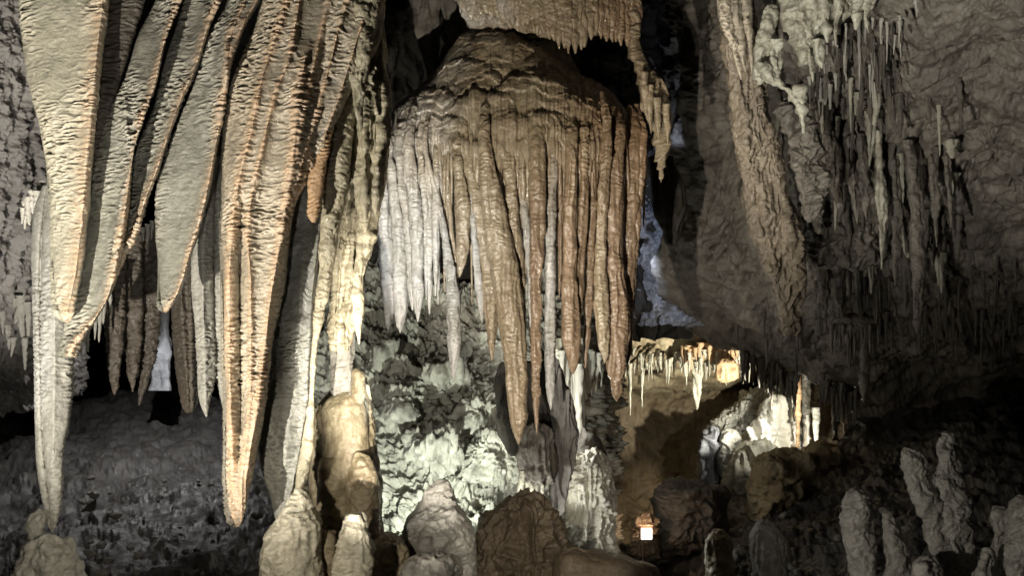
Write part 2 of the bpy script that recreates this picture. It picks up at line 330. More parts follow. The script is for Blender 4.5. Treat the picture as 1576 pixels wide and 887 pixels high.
ROOF = len(depth)-1
def roofY(px, py, d=.04): return depth_at(ROOF, px, py)-d

# ================================================================ left curtain
L1 = [(-60, 26), (0, 30), (100, 38), (203, 63), (284, 76), (381, 81), (450, 86), (480, 93), (497, 102)]
R1 = [(-60, 240), (0, 223), (61, 203), (127, 185), (203, 162), (244, 152), (325, 137), (406, 122), (450, 114), (480, 109), (497, 105)]
rim1 = [(-60, 168), (0, 162), (91, 152), (142, 147), (244, 137), (325, 131), (406, 122), (450, 114), (492, 104)]
t1 = thing('drapery', P3(130, -60, 5.4), 'broad cream drapery at far left, orange rim facing forward, right face dark', 'drapery', TW)
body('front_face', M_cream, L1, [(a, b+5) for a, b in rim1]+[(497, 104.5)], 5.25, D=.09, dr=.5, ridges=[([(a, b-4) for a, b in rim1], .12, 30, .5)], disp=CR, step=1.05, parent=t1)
o = body('side_face', M_dark, [(a, b-6) for a, b in rim1]+[(497, 102)], R1, 5.36, D=.06, dr=.5, disp=CR, step=1.1, parent=t1); o['label'] = 'shaded dark brown right face'  # the face's dark brown and its shade are both put into this colour
L2 = [(-60, 262), (0, 241), (56, 213), (127, 190), (162, 173), (218, 153), (284, 143), (355, 128), (450, 112), (510, 98), (546, 93), (549, 94)]
R2 = [(-60, 292), (0, 277), (66, 254), (132, 239), (183, 220), (239, 205), (305, 200), (381, 190), (450, 172), (510, 135), (546, 112), (549, 108)]
o = body('drapery', M_grey, L2, R2, 5.36, D=.09, dr=.5, ridges=[([(-60, 290), (0, 275), (66, 252), (132, 237), (183, 218), (239, 205), (305, 195), (381, 182), (450, 168), (540, 108)], .16, 13, .5), ([(132, 188), (165, 193), (254, 197), (305, 186), (381, 176), (450, 163)], .05, 8)], disp=CR, step=1.1)
tag(o, 'grey drapery second from the left, pale triangular panel with an orange right rim', 'drapery', TW)
L3 = [(-60, 302), (0, 285), (66, 264), (122, 249), (167, 239), (218, 218), (249, 207), (305, 197), (355, 188), (450, 158), (520, 112), (546, 96), (550, 97)]
R3 = [(-60, 362), (0, 340), (35, 325), (101, 305), (152, 282), (203, 264), (264, 244), (305, 228), (355, 213), (396, 193), (430, 178), (471, 155), (512, 134), (546, 121), (550, 119)]
o = body('drapery', M_grey, L3, R3, 5.45, D=.08, dr=.5, ridges=[([(a, b-4) for a, b in R3], .20, 16, .42)], disp=CR, step=1.1)
tag(o, 'long grey drapery slanting down left to a blunt orange tip beside the broad cream one', 'drapery', TW)
L4 = [(-60, 366), (10, 350), (50, 325), (117, 305), (178, 279), (244, 254), (289, 241), (355, 239), (406, 244), (450, 247), (476, 251), (481, 254)]
R4 = [(-60, 425), (0, 399), (41, 376), (101, 355), (142, 349), (223, 336), (325, 315), (396, 294), (450, 277), (476, 261), (481, 257)]
o = body('drapery', M_grey, L4, R4, 5.35, D=.08, dr=.5, ridges=[([(a, b-4) for a, b in R4], .20, 17, .42), ([(-60, 395), (0, 377), (66, 351), (110, 349)], .10, 8, .5)], disp=[('crinkle', .016, .10, .023), ('lump', .012, .25)], step=1.1)
tag(o, 'strongly rippled grey drapery with a rosy rim, its blunt tip ending halfway down', 'drapery', TW)
L5 = [(-60, 425), (0, 405), (30, 396), (91, 371), (152, 351), (244, 341), (305, 343), (355, 341), (450, 345), (585, 347), (677, 349), (770, 351), (792, 356), (812, 364)]
R5 = [(-60, 580), (0, 578), (50, 562), (102, 545), (173, 516), (244, 491), (284, 470), (305, 458), (355, 447), (430, 439), (507, 423), (585, 411), (636, 406), (708, 393), (760, 382), (796, 375), (812, 368)]
rg5 = [([(-60, 455), (0, 442), (61, 422), (127, 401), (203, 386), (284, 366), (355, 357), (450, 352), (585, 354), (770, 360)], .09, 16, .45),
       ([(-60, 470), (51, 452), (81, 447), (147, 422), (213, 407), (284, 391), (355, 381), (450, 386), (600, 386), (740, 372)], .055, 10, .4),
       ([(60, 480), (102, 467), (167, 457), (228, 452), (355, 434), (450, 418), (600, 400), (740, 378)], .11, 17, .5),
       ([(-60, 520), (30, 498), (102, 483), (167, 467), (230, 458)], .05, 12, .3),
       ([(-60, 550), (25, 524), (127, 503), (218, 474), (280, 458)], .055, 12, .3),
       ([(300, 374), (400, 369), (500, 370), (620, 371), (700, 368)], -.09, 5)]
o = body('drapery', M_tan, L5, R5, 5.25, D=.14, dr=.5, ridges=rg5, disp=[('crinkle', .016, .08, .023), ('lump', .015, .25)], step=1.1)
tag(o, 'longest orange banded drapery, ridged from top to a free pointed tip near the floor', 'drapery', TW)
o = body('drapery', M_tan, [(-60, 440), (0, 470), (60, 470), (130, 462), (200, 455), (262, 462)], [(-60, 600), (0, 592), (60, 584), (130, 545), (200, 512), (262, 480)], 5.18, D=.10, dr=.5,
     ridges=[([(-60, 560), (30, 525), (127, 500), (218, 474)], .05, 12, .3), ([(-60, 590), (40, 556), (140, 525), (210, 500)], .05, 14, .2)], disp=[('crinkle', .010, .07, .026), ('lump', .02, .2)], step=1.1)
tag(o, 'short tan fold of crinkled drapery spread across the top of the curtain', 'drapery', TW)
o = body('drapery', M_orange, [(170, 505), (230, 486), (290, 474), (330, 474), (342, 480)], [(170, 520), (230, 506), (290, 497), (330, 490), (342, 486)], 5.15, D=.06, dr=.8, disp=[('rings', .012, .03), ('lump', .01, .1)], step=1.1)
tag(o, 'small rosy hooked fold high between the tan drapery and the cream rib', 'drapery', TW)
L6 = [(250, 478), (305, 452), (355, 440), (430, 432), (507, 420), (585, 408), (640, 397), (680, 396), (720, 402), (760, 415), (790, 422), (814, 430)]
R6 = [(250, 510), (305, 501), (355, 496), (430, 488), (533, 480), (610, 478), (662, 471), (739, 457), (790, 443), (814, 434)]
o = body('drapery', M_leaf, L6, R6, 5.4, D=.10, dr=.5, ridges=[([(355, 470), (450, 462), (600, 452), (700, 440)], .03, 22), ([(a, b-5) for a, b in R6], .05, 9)], disp=[('crinkle', .006, .05, .02), ('lump', .02, .2), ('rings', .003, .05)], step=1.1)
tag(o, 'smooth grey leaf shaped drapery whose tip nearly touches the cream stalagmite', 'drapery', TW)
L7 = [(100, 548), (152, 518), (213, 505), (305, 498), (406, 490), (481, 485), (533, 480), (610, 475), (662, 469), (735, 455), (752, 454)]
R7 = [(100, 562), (137, 556), (178, 549), (228, 538), (284, 533), (355, 523), (450, 508), (481, 498), (559, 486), (636, 483), (719, 478), (745, 472), (752, 468)]
o = body('drapery', M_rib, L7, R7, 5.28, D=.10, dr=.9, disp=[('rings', .009, .06), ('crinkle', .005, .04, .03), ('lump', .03, .2)], step=1.1)
tag(o, 'narrow bright cream rib edging the smooth grey drapery on its right', 'drapery', TW)
o = body('column', M_pale, [(140, 556), (300, 520), (450, 511), (520, 507), (590, 508), (612, 508)], [(140, 575), (300, 556), (450, 547), (520, 547), (590, 550), (612, 556)], 5.95, D=.15, dr=.8,
     ridges=[([(140, 560), (300, 545), (600, 538)], .04, 6), ([(140, 560), (300, 530), (600, 515)], .03, 6)], disp=[('crinkle', .006, .05, .03), ('lump', .02, .2)], step=1.3)
tag(o, 'grey column behind the cream rib, standing on the tall brown stalagmite', 'column')
o = body('drapery', M_rib, [(-60, 535), (0, 538), (100, 538), (250, 528), (400, 512), (480, 508), (540, 512)], [(-60, 590), (0, 590), (100, 592), (200, 598), (300, 588), (400, 566), (480, 552), (540, 535)], 5.6, D=.12, dr=.6,
     ridges=[([(-60, 560), (200, 555), (500, 525)], .05, 6), ([(-60, 578), (200, 580), (480, 545)], .05, 6), ([(-60, 545), (200, 536), (500, 515)], .04, 5)], disp=[('flute', .02, .05, .6), ('rings', .008, .05), ('lump', .03, .2)], step=1.1)
tag(o, 'pale cream folds fused behind the knobbly cream stalactite and the narrow cream rib', 'drapery')
o = body('stalactite', M_rib, [(-60, 545), (0, 548), (51, 552), (152, 548), (244, 540), (284, 546), (330, 552), (386, 549), (450, 543), (500, 546), (530, 551)],
     [(-60, 575), (0, 578), (30, 584), (102, 589), (132, 600), (203, 598), (284, 589), (355, 579), (406, 564), (450, 557), (500, 556), (530, 554)], 5.35, D=.14, dr=.9,
     ridges=[([(-60, 552), (100, 556), (200, 562), (330, 562)], .05, 5), ([(60, 585), (150, 590), (300, 578)], .05, 5)], disp=[('bubble', .014, .07), ('rings', .008, .05), ('flute', .012, .04, .4), ('lump', .03, .22)], step=1.1)
tag(o, 'knobbly glistening cream stalactite at the right end of the left curtain', 'stalactite')
o = body('stalactite', M_rib, [(-60, 555), (0, 540), (60, 532), (110, 535), (160, 545), (200, 553)], [(-60, 592), (0, 588), (60, 576), (110, 566), (160, 560), (200, 557)], 5.12, D=.08, dr=.8, disp=[('rings', .015, .06), ('lump', .03, .12)], step=1.1)
tag(o, 'wrinkled cream fold hanging high over the knobbly cream stalactite', 'stalactite')
# hanging pieces behind the curtain
o = body('stalactite', M_pale, [(285, 66), (325, 53), (380, 48), (430, 49), (533, 52), (636, 54), (719, 57), (780, 67), (811, 75), (820, 79)],
     [(285, 90), (325, 92), (400, 100), (507, 105), (548, 112), (636, 108), (700, 96), (760, 94), (800, 88), (815, 84), (820, 81)], 5.8, D=.12, dr=.7,
     ridges=[([(290, 70), (420, 62), (640, 64), (800, 78)], -.05, 3), ([(300, 82), (500, 84), (700, 82)], .05, 14)], disp=CRs, step=1.2)
tag(o, 'long pale grey stalactite at the far left, reaching down to the lumpy stalagmite', 'stalactite')
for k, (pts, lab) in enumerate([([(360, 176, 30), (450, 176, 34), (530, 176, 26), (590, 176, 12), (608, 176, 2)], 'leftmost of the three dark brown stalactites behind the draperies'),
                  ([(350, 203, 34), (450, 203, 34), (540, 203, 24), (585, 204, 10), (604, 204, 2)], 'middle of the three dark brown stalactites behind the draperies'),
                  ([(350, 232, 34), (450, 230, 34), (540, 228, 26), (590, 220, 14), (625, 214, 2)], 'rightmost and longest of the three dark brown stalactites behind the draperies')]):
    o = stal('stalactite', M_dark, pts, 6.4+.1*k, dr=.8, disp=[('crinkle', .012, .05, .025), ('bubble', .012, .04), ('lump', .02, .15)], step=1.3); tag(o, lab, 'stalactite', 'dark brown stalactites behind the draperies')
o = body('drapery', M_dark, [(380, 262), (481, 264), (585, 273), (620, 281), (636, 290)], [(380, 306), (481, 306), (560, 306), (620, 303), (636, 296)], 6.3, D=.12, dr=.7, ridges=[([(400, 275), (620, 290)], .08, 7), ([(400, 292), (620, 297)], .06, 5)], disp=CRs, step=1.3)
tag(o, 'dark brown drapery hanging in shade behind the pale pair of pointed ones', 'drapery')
o = body('stalactite', M_pale, [(240, 328), (300, 310), (380, 296), (430, 295), (533, 303), (600, 306), (620, 309), (642, 317)], [(240, 334), (300, 330), (430, 328), (574, 331), (600, 327), (620, 322), (642, 319)], 5.8, D=.10, dr=.8, ridges=[([(260, 330), (400, 312), (620, 317)], .05, 8)], disp=CRs, step=1.2)
tag(o, 'pale grey pointed stalactite, left one of the pair behind the longest drapery', 'stalactite')
o = body('stalactite', M_pale, [(240, 333), (300, 329), (430, 328), (574, 330), (600, 338), (634, 345)], [(240, 338), (300, 352), (430, 352), (574, 352), (600, 352), (634, 347)], 5.85, D=.10, dr=.8, ridges=[([(260, 334), (400, 338), (620, 345)], .05, 8)], disp=CRs, step=1.2)
tag(o, 'pale grey pointed stalactite, right one of the pair, touching the longest drapery', 'stalactite')

o = stal('column', M_blue, [(470, 250, 14), (520, 251, 18), (570, 248, 26), (602, 246, 34)], 10.6, dr=.8, disp=[('flute', .03, .12, .6), ('lump', .05, .3)], step=1.3)
tag(o, 'far pale bluish column glimpsed between the dark hanging stones', 'column')
# ---- thin hanging straws: prototypes copied
protos = {}
def straw_proto(key, mat, lab=None):
    out = []
    for v in range(3):
        n = 26; m = 10; t = np.linspace(0, 1, n); th = np.linspace(0, 2*math.pi, m, endpoint=False)
        r = (.5*(1-t)**(.45+.2*v)+.10)*(1+.35*(1-t)**6); r[-1] = .02
        bx = .35*np.sin(t*4+v*2)*t; P = np.stack([r[:, None]*np.cos(th)+bx[:, None], r[:, None]*np.sin(th), -t[:, None]*np.ones(m)], -1)
        nn = noise(P[..., 0]*2+v*7, P[..., 1]*2, P[..., 2]*9)
        P[..., 0] *= 1+.6*nn; P[..., 1] *= 1+.6*nn
        out.append((P, mat))
    protos[key] = [None]*3, out
def straw(key, px, py, w, ln, Y, label, cat='straw stalactite', group=None, name='straw_stalactite', tilt=0):
    objs, data = protos[key]; v = random.randrange(3)
    if objs[v] is None:
        P, mat = data[v]; o = grid_mesh(name, P[:, ::-1], mat, True, None, None, (0, 0, 0)); objs[v] = o
    else: o = objs[v].copy(); COL.objects.link(o)
    k = Y/F; o.location = P3(px, py, Y); o.scale = (w*k, w*k, ln*k); o.rotation_euler = (random.uniform(-.03, .03), tilt, random.uniform(0, 6.3))
    tag(o, label, cat, group)
    return o
for k_, m_ in (('white', M_white), ('pale', M_pale), ('dark', M_ceil), ('orange', M_orange), ('tan', M_beltan), ('cream', M_cream), ('grn', M_grn)): straw_proto(k_, m_)
lab = 'white spiky icicle in the little cluster on the left rock wall'
for px, py, w, l in [(62, 285, 7, 34), (57, 290, 8, 38), (51, 298, 8, 36), (45, 303, 8, 44), (39, 312, 7, 44), (66, 283, 5, 22), (35, 325, 5, 25)]: straw('white', px, py+random.uniform(-5, 5), w*1.2, l, 6.4+random.uniform(-.1, .1), lab, group='white icicles on the left wall', name='icicle', cat='icicle')
lab = 'grey stubby dripstone icicle low on the left rock wall'
for px, py, w, l in [(34, 455, 12, 70), (26, 460, 9, 40), (43, 465, 9, 55), (12, 500, 8, 40), (38, 520, 7, 50), (20, 520, 8, 30), (4, 480, 8, 36)]: straw('pale', px, py, w, l, 7.0, lab, group='grey icicles low on the left wall', name='icicle', cat='icicle')
lab = 'small pale straw hanging under the blunt tipped slanting drapery'
for px, py, w, l in [(116, 500, 8, 50), (126, 480, 8, 66), (136, 470, 9, 74), (147, 450, 9, 74), (155, 440, 9, 88), (162, 430, 8, 70), (170, 430, 8, 55), (227, 345, 6, 30), (220, 350, 5, 22), (234, 340, 5, 30)]: straw('pale', px, py, w, l, 6.1, lab, group='pale straws under the slanting drapery')

# ================================================================ bell
bell = thing('flowstone_bell', P3(790, 45, 8.3), 'huge bell shaped brown flowstone with a fringe of long stalactites, centre of the cave', 'flowstone')
Ld = [(42, 735), (50, 715), (71, 697), (101, 677), (137, 641), (172, 606), (223, 593), (264, 588), (304, 590), (345, 620), (370, 700)]
Rd = [(42, 785), (48, 798), (81, 844), (112, 885), (137, 935), (183, 971), (223, 991), (243, 997), (274, 995), (325, 984), (345, 960), (370, 880)]
LB = [(776, 98, 52, 34, 90), (720, 128, 46, 30, 80), (858, 128, 60, 36, 90), (812, 158, 62, 34, 100), (745, 178, 50, 32, 110), (905, 182, 30, 34, 120), (872, 172, 38, 26, 110), (660, 165, 46, 30, 110),
      (950, 196, 34, 36, 120), (690, 205, 36, 28, 120), (625, 215, 32, 34, 120), (780, 205, 40, 28, 120), (835, 205, 34, 26, 120), (925, 215, 26, 26, 110), (978, 222, 22, 30, 110), (650, 228, 26, 22, 100), (715, 232, 28, 22, 110), (600, 250, 20, 28, 90), (755, 72, 36, 20, 60), (820, 92, 44, 24, 70), (895, 232, 24, 20, 100), (810, 232, 24, 20, 100), (755, 236, 26, 20, 100), (860, 236, 22, 18, 100)]
def lobes(px, py):
    wv = 14*noise(px/60, py/60, 0*px)+6*noise(px/18, py/24, 0*px+5); d = 0*px
    for cx_, cy_, w_, h_, L_ in LB:
        u = (px+wv-cx_)/w_; ok = np.abs(u) < 1; a = np.sqrt(np.clip(1-u*u, 0, 1)); t = py+wv*.6-(cy_-h_*a*.9)
        f = np.where(t > 0, (1-np.exp(-np.clip(t, 0, 400)/5.0))*np.exp(-np.clip(t, 0, 400)/L_), 0)*a**.6*ok
        d = np.maximum(d, f*(.35+.65*cy_/230.)*.17) + .25*np.minimum(d, f*.14)
    k = np.clip((py-60)/150, 0, 1)
    fl = (1-2.4*np.abs(noise(px/9.0+wv*.03, py/210, 0*px+2)))*.020+(1-2.4*np.abs(noise(px/4.5+wv*.03, py/120, 0*px+7)))*.008
    return d+fl*(.25+.9*k)
dome = body('dome', M_bell, Ld, Rd, 8.5, dpts=[(42, .25), (100, .55), (180, .84), (225, .90), (255, .80), (285, .55), (330, .35), (370, .2)], p=.8,
     disp=[('crinkle', .006, .10, .035), ('lump', .025, .4), ('lump', .012, .10), ('scallop', .02, .16)], hook=lobes, step=.9, ct=6, parent=bell)
def bY(px): u = min(1, abs((px-790)/208.)); return 8.42-.78*math.sqrt(max(0, 1-u*u))
Dst = [('rings', .006, .045), ('crinkle', .006, .05, .035), ('flute', .010, .05, .5), ('lump', .018, .14)]
S = [('g', [(250, 589, 12), (350, 592, 20), (450, 598, 19), (495, 598, 10), (508, 597, 2)]),
 ('w', [(238, 600, 10), (380, 614, 18), (470, 616, 20), (500, 616, 9), (513, 616, 2)]),
 ('w', [(235, 614, 9), (357, 627, 10), (460, 634, 7), (478, 635, 1.5)]),
 ('w', [(226, 630, 14), (357, 641, 19), (448, 643, 15), (480, 643, 7), (496, 643, 2)]),
 ('w', [(230, 646, 7), (320, 654, 9), (430, 656, 5), (462, 656, 1.5)]),
 ('g', [(240, 659, 7), (402, 661, 10), (460, 661, 6), (484, 661, 1.5)]),
 ('g', [(240, 672, 8), (380, 671, 10), (456, 670, 2)]),
 ('g', [(226, 654, 6), (321, 677, 7), (402, 690, 12), (470, 698, 18), (533, 699, 18), (565, 698, 10), (585, 698, 2)]),
 ('t', [(220, 685, 9), (335, 693, 7), (425, 702, 5), (470, 705, 2)]),
 ('t', [(225, 702, 10), (335, 713, 20), (380, 712, 17), (410, 709, 9), (427, 707, 2)]),
 ('g', [(280, 727, 8), (425, 735, 9), (480, 741, 6), (497, 742, 1.5)]),
 ('t', [(217, 715, 10), (335, 738, 24), (425, 752, 25), (492, 757, 20), (535, 757, 9), (556, 757, 2)]),
 ('t', [(217, 745, 16), (335, 762, 36), (425, 778, 42), (500, 787, 38), (560, 794, 33), (640, 797, 26), (668, 798, 13), (685, 798, 3)]),
 ('t', [(225, 780, 14), (330, 790, 16), (420, 800, 12), (500, 806, 6), (540, 808, 2)]),
 ('g', [(225, 797, 10), (324, 807, 11), (423, 815, 9), (500, 817, 4), (530, 817, 1.5)]),
 ('o', [(220, 827, 24), (349, 827, 21), (448, 825, 15), (547, 825, 13), (620, 825, 9), (668, 826, 2)]),
 ('g', [(225, 852, 11), (374, 847, 15), (473, 847, 15), (547, 847, 15), (607, 847, 9), (631, 848, 1.5)]),
 ('r', [(215, 869, 10), (349, 862, 7), (430, 861, 4), (460, 861, 1)]),
 ('r', [(215, 880, 16), (349, 877, 18), (448, 877, 22), (517, 879, 27), (547, 881, 20), (566, 882, 9), (576, 882, 2)]),
 ('r', [(215, 899, 12), (299, 899, 12), (398, 891, 17), (468, 887, 17), (492, 888, 8), (500, 888, 2)]),
 ('r', [(215, 919, 10), (324, 911, 11), (473, 906, 11), (537, 902, 6), (567, 901, 1.5)]),
 ('t', [(210, 934, 12), (299, 929, 15), (398, 924, 15), (473, 926, 21), (522, 929, 17), (550, 931, 7), (560, 931, 2)]),
 ('o', [(210, 953, 16), (299, 946, 23), (398, 944, 27), (498, 951, 37), (547, 949, 32), (587, 949, 20), (608, 949, 10), (619, 949, 3)]),
 ('r', [(215, 978, 18), (349, 971, 19), (448, 966, 18), (522, 963, 20), (560, 960, 12), (580, 958, 3)]),
 ('r', [(220, 989, 12), (324, 982, 9), (398, 977, 7), (478, 976, 1.5)])]
mm_ = {'g': M_bellgrey, 'w': M_bellgrey, 't': M_beltan, 'o': M_red, 'r': M_red}
for i, (c, pts) in enumerate(S):
    cx_ = pts[len(pts)//2][1]; w_ = max(p_[2] for p_ in pts)
    y_ = bY(cx_)-.05-.002*w_+.05*((i*7) % 3); pts = [(a, b, w*1.02+.5) for a, b, w in pts]; pts[0] = (pts[0][0]-14,)+pts[0][1:]; pts.insert(0, (pts[0][0]-(i*37 % 30)-28, pts[0][1]+(790-pts[0][1])*.05, pts[0][2]*.5)); pts[-1] = pts[-1][:2]+(1.5,)
    o = stal('stalactite', mm_[c], pts, [(pts[0][0], y_+.10), (pts[0][0]+40, y_-.07), (pts[0][0]+75, y_-.11), (pts[0][0]+140, y_-.08), (pts[0][0]+260, y_), (900, y_)], dr=1.0, D=.5, disp=Dst, step=1.0, parent=bell)
# thin ribs between the big ones, on the curtain face
for i in range(84):
    px = 596+i*4.75+random.uniform(-4, 4); ln = random.uniform(60, 190); w = random.uniform(4, 7.5); dx = (790-px)*-.0+random.uniform(-4, 8)*(1 if px < 760 else -1)
    stal('rib', M_bellgrey if px < 680 else (M_beltan if px < 850 else M_red), [(165+random.uniform(0, 45), px+(790-px)*.03, w*.5), (205+ln*.5, px+dx*.5, w), (205+ln, px+dx, w*.8), (225+ln*1.3, px+dx*1.2, 1.5)], [(165, bY(px)+.04), (215, bY(px)-.10-.02*(i%3)), (250, bY(px)-.13-.02*(i%3)), (330, bY(px)-.03), (500, bY(px)+.02)], dr=1.1, disp=Dst, step=1.3, parent=bell)

body('neck', M_bell, [(60, 690), (150, 660), (300, 680)], [(60, 860), (150, 900), (300, 880)], 9.9, D=.9, dr=1.5, disp=[('rock', .1, .5, 4)], step=4, parent=bell)
# fringe above the bell
fr = thing('flowstone_canopy', P3(850, -30, 8.0), 'brown fringed flowstone canopy hanging from the top edge above the bell', 'flowstone')
body('canopy', M_bell, [(-120, 700), (-20, 705), (5, 714), (22, 722), (30, 760), (36, 800)], [(-120, 985), (-20, 980), (25, 979), (45, 975), (55, 960), (58, 930)], 8.1, D=.3, dr=.4, disp=[('flute', .05, .07, .4), ('scallop', .09, .15), ('lump', .08, .25), ('rings', .01, .05)], step=1.0, parent=fr)
for i in range(34):
    px = 716+i*8.0+random.uniform(-2, 2); u = (px-716)/262.
    bot = np.interp(px, [715, 740, 763, 803, 839, 855, 869, 895, 915, 935, 961, 978], [28, 30, 26, 40, 56, 70, 82, 78, 62, 62, 72, 60])+random.uniform(-9, 4)
    stal('drip', M_bell if px > 770 else M_beltan, [(-30, px-3, 16), (bot*.3, px-1, 15), (bot*.75, px, 10), (bot, px+1, 2)], 7.9-.25*math.sin(u*3.14), dr=1.0, disp=Dst, step=1.2, parent=fr)
o = thing('hanging_drapery', P3(985, 20, 7.9), 'brown ragged drapery with a pointed tip hanging right of the bell', 'drapery')
body('fold', M_bell, [(0, 962), (60, 968), (122, 983), (167, 992), (203, 1006), (243, 1011), (270, 1015), (281, 1017)], [(0, 982), (30, 980), (91, 992), (120, 1012), (157, 1030), (193, 1032), (238, 1024), (270, 1020), (281, 1018)], 7.9, D=.16, dr=.8, disp=[('scallop', .06, .16), ('rings', .012, .04), ('lump', .03, .2)], step=1.1, parent=o)
for px, t, b in [(992, 110, 178), (1000, 130, 205), (1012, 150, 215), (1026, 160, 222)]:
    stal('drip', M_bell, [(t, px, 10), ((t+b)/2, px+1, 9), (b, px+2, 1.5)], 7.75, dr=1, disp=Dst, step=1.2, parent=o)
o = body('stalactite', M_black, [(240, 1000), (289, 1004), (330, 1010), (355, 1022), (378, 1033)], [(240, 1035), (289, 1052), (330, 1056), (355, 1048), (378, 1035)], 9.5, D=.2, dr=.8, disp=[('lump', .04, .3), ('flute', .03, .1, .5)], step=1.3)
tag(o, 'black silhouetted pointed stalactite in front of the blue lit rock', 'stalactite')
for pts, lab in [([(-80, 640, 60), (0, 655, 46), (60, 660, 34), (110, 668, 18), (150, 672, 3)], 'dim grey broad stalactite in the dark recess left of the bell'),
                 ([(-80, 690, 40), (0, 695, 34), (50, 700, 22), (95, 702, 3)], 'dim grey short stalactite in the dark recess nearest the bell top')]:
    o = stal('stalactite', M_wall, pts, 9.4, dr=.7, disp=[('flute', .04, .09, .5), ('lump', .03, .2)], step=1.4); tag(o, lab, 'stalactite')

# ================================================================ tall stalagmite and the lower row
g1 = thing('stalagmite', P3(540, 830, 6.0), 'tall brown stalagmite of stacked rounded lobes under the left curtain', 'stalagmite')
body('trunk', M_stone, [(575, 535), (600, 508), (626, 492), (667, 485), (739, 480), (816, 482), (900, 470)], [(575, 560), (600, 566), (636, 574), (698, 581), (765, 588), (816, 592), (900, 600)], 6.1, D=.35, dr=.9, disp=[('lump', .06, .3), ('scallop', .025, .16), ('flute', .010, .06, .4), ('crinkle', .006, .08, .05)], step=1.2, ct=16, parent=g1, hang=False)
body('lobe', M_stone, [(566, 540), (590, 540), (622, 542)], [(566, 560), (590, 563), (622, 564)], 5.8, D=.2, dr=1, disp=[('lump', .02, .1)], step=1.2, ct=14, cb=20, parent=g1)
body('lobe', M_stone, [(695, 492), (740, 488), (820, 488), (870, 490)], [(695, 535), (740, 536), (820, 534), (870, 530)], 5.85, D=.25, dr=1, disp=[('lump', .03, .15), ('scallop', .015, .12), ('crinkle', .005, .07, .04)], step=1.2, ct=28, parent=g1)
body('lobe', M_stone, [(700, 530), (750, 530), (820, 530), (870, 532)], [(700, 576), (750, 582), (820, 586), (870, 590)], 5.82, D=.25, dr=1, disp=[('lump', .03, .15), ('scallop', .015, .12), ('crinkle', .005, .07, .04)], step=1.2, ct=32, parent=g1)
body('lobe', M_stone, [(600, 505), (640, 495), (720, 495), (760, 500)], [(600, 560), (640, 566), (720, 570), (760, 570)], 5.92, D=.22, dr=.9, disp=[('lump', .03, .2)], step=1.2, ct=28, cb=20, parent=g1)
DM = [('lump', .035, .18), ('bubble', .006, .05), ('rings', .006, .05), ('crinkle', .008, .07, .035), ('flute', .010, .05, .3), ('scallop', .014, .09)]
def mite(L, R, Y, lab, mat=M_stone, disp=DM, ct=10, **k):
    o = body('stalagmite', mat, L, R, Y, D=.6, dr=1, disp=disp, ct=ct, step=1.2, hang=False, **k); tag(o, lab, 'stalagmite'); return o
mite([(752, 456), (790, 434), (822, 411), (858, 402), (940, 396)], [(752, 462), (765, 475), (801, 487), (842, 494), (940, 496)], 5.35, 'bright cream stalagmite directly under the smooth grey drapery', M_cream)
mite([(819, 494), (850, 490), (940, 488)], [(819, 508), (850, 512), (940, 514)], 5.45, 'small rounded stalagmite squeezed between the two cream cones', ct=14)
mite([(793, 541), (822, 527), (868, 514), (940, 505)], [(793, 549), (806, 560), (842, 568), (940, 572)], 5.2, 'warm cream cone shaped stalagmite in the bottom row', M_cream, ct=8)
mite([(822, 580), (850, 566), (940, 562)], [(822, 612), (850, 626), (940, 634)], 5.7, 'low tan mound between the cream cone and the big grey stalagmite', ct=24)
mite([(747, 660), (774, 644), (807, 623), (840, 617), (940, 612)], [(747, 690), (768, 701), (807, 721), (850, 730), (940, 736)], 6.0, 'big dome topped grey stalagmite in the bottom middle', M_stgrey, disp=[('lump', .06, .22), ('crinkle', .014, .10, .045), ('scallop', .012, .13), ('rock', .004, .05, 3)], ct=12, ridges=[([(790, 665), (900, 650)], .05, 20)])
mite([(856, 640), (870, 622), (940, 610)], [(856, 690), (870, 708), (940, 716)], 5.3, 'low round grey stalagmite cut by the bottom edge', M_stgrey, ct=20)
g8 = thing('stalagmite', P3(66, 900, 5.6), 'lumpy pale stalagmite in the lower left corner', 'stalagmite')
body('trunk', M_pale, [(828, 58), (845, 34), (870, 26), (950, 18)], [(828, 92), (840, 105), (863, 113), (950, 118)], 5.5, D=.4, dr=1, disp=[('bubble', .03, .08), ('lump', .05, .15)], step=1.2, ct=16, hang=False, parent=g8)
body('lobe', M_pale, [(783, 58), (801, 42), (827, 42), (860, 32)], [(783, 64), (796, 70), (815, 66), (860, 70)], 5.75, D=.2, dr=1, disp=[('bubble', .02, .06), ('lump', .03, .12)], step=1.2, ct=10, hang=False, parent=g8)

# ================================================================ middle formations
o = thing('drooping_flowstone', P3(830, 660, 8.6), 'dark brush like flowstone with thin dangling blades below the longest stalactite', 'flowstone')
body('brush', M_wall, [(655, 812), (675, 800), (700, 797), (725, 800), (745, 818)], [(655, 842), (675, 850), (700, 855), (725, 856), (745, 850)], 8.6, D=.25, dr=.9, disp=[('flute', .04, .05, .5), ('lump', .05, .2)], step=1.1, ct=16, parent=o)
for px, t, b, w, dx in [(804, 725, 800, 10, -10), (813, 735, 836, 9, 0), (826, 735, 828, 8, -4), (836, 730, 790, 6, -3), (820, 730, 800, 10, 0)]:
    stal('blade', M_grn, [(t, px, w), ((t+b)/2, px+dx*.5, w*.9), (b-8, px+dx, w*.5), (b, px+dx, 1)], 8.55, dr=.5, disp=[('lump', .015, .1)], step=1.1, parent=o)
o = body('drapery', M_wallg, [(540, 832), (590, 850), (640, 852), (700, 850), (750, 848), (796, 858)], [(540, 850), (590, 868), (620, 880), (680, 887), (730, 878), (770, 868), (796, 862)], 8.9, D=.18, dr=.7, disp=[('flute', .05, .045, .6), ('lump', .04, .2)], step=1.1)
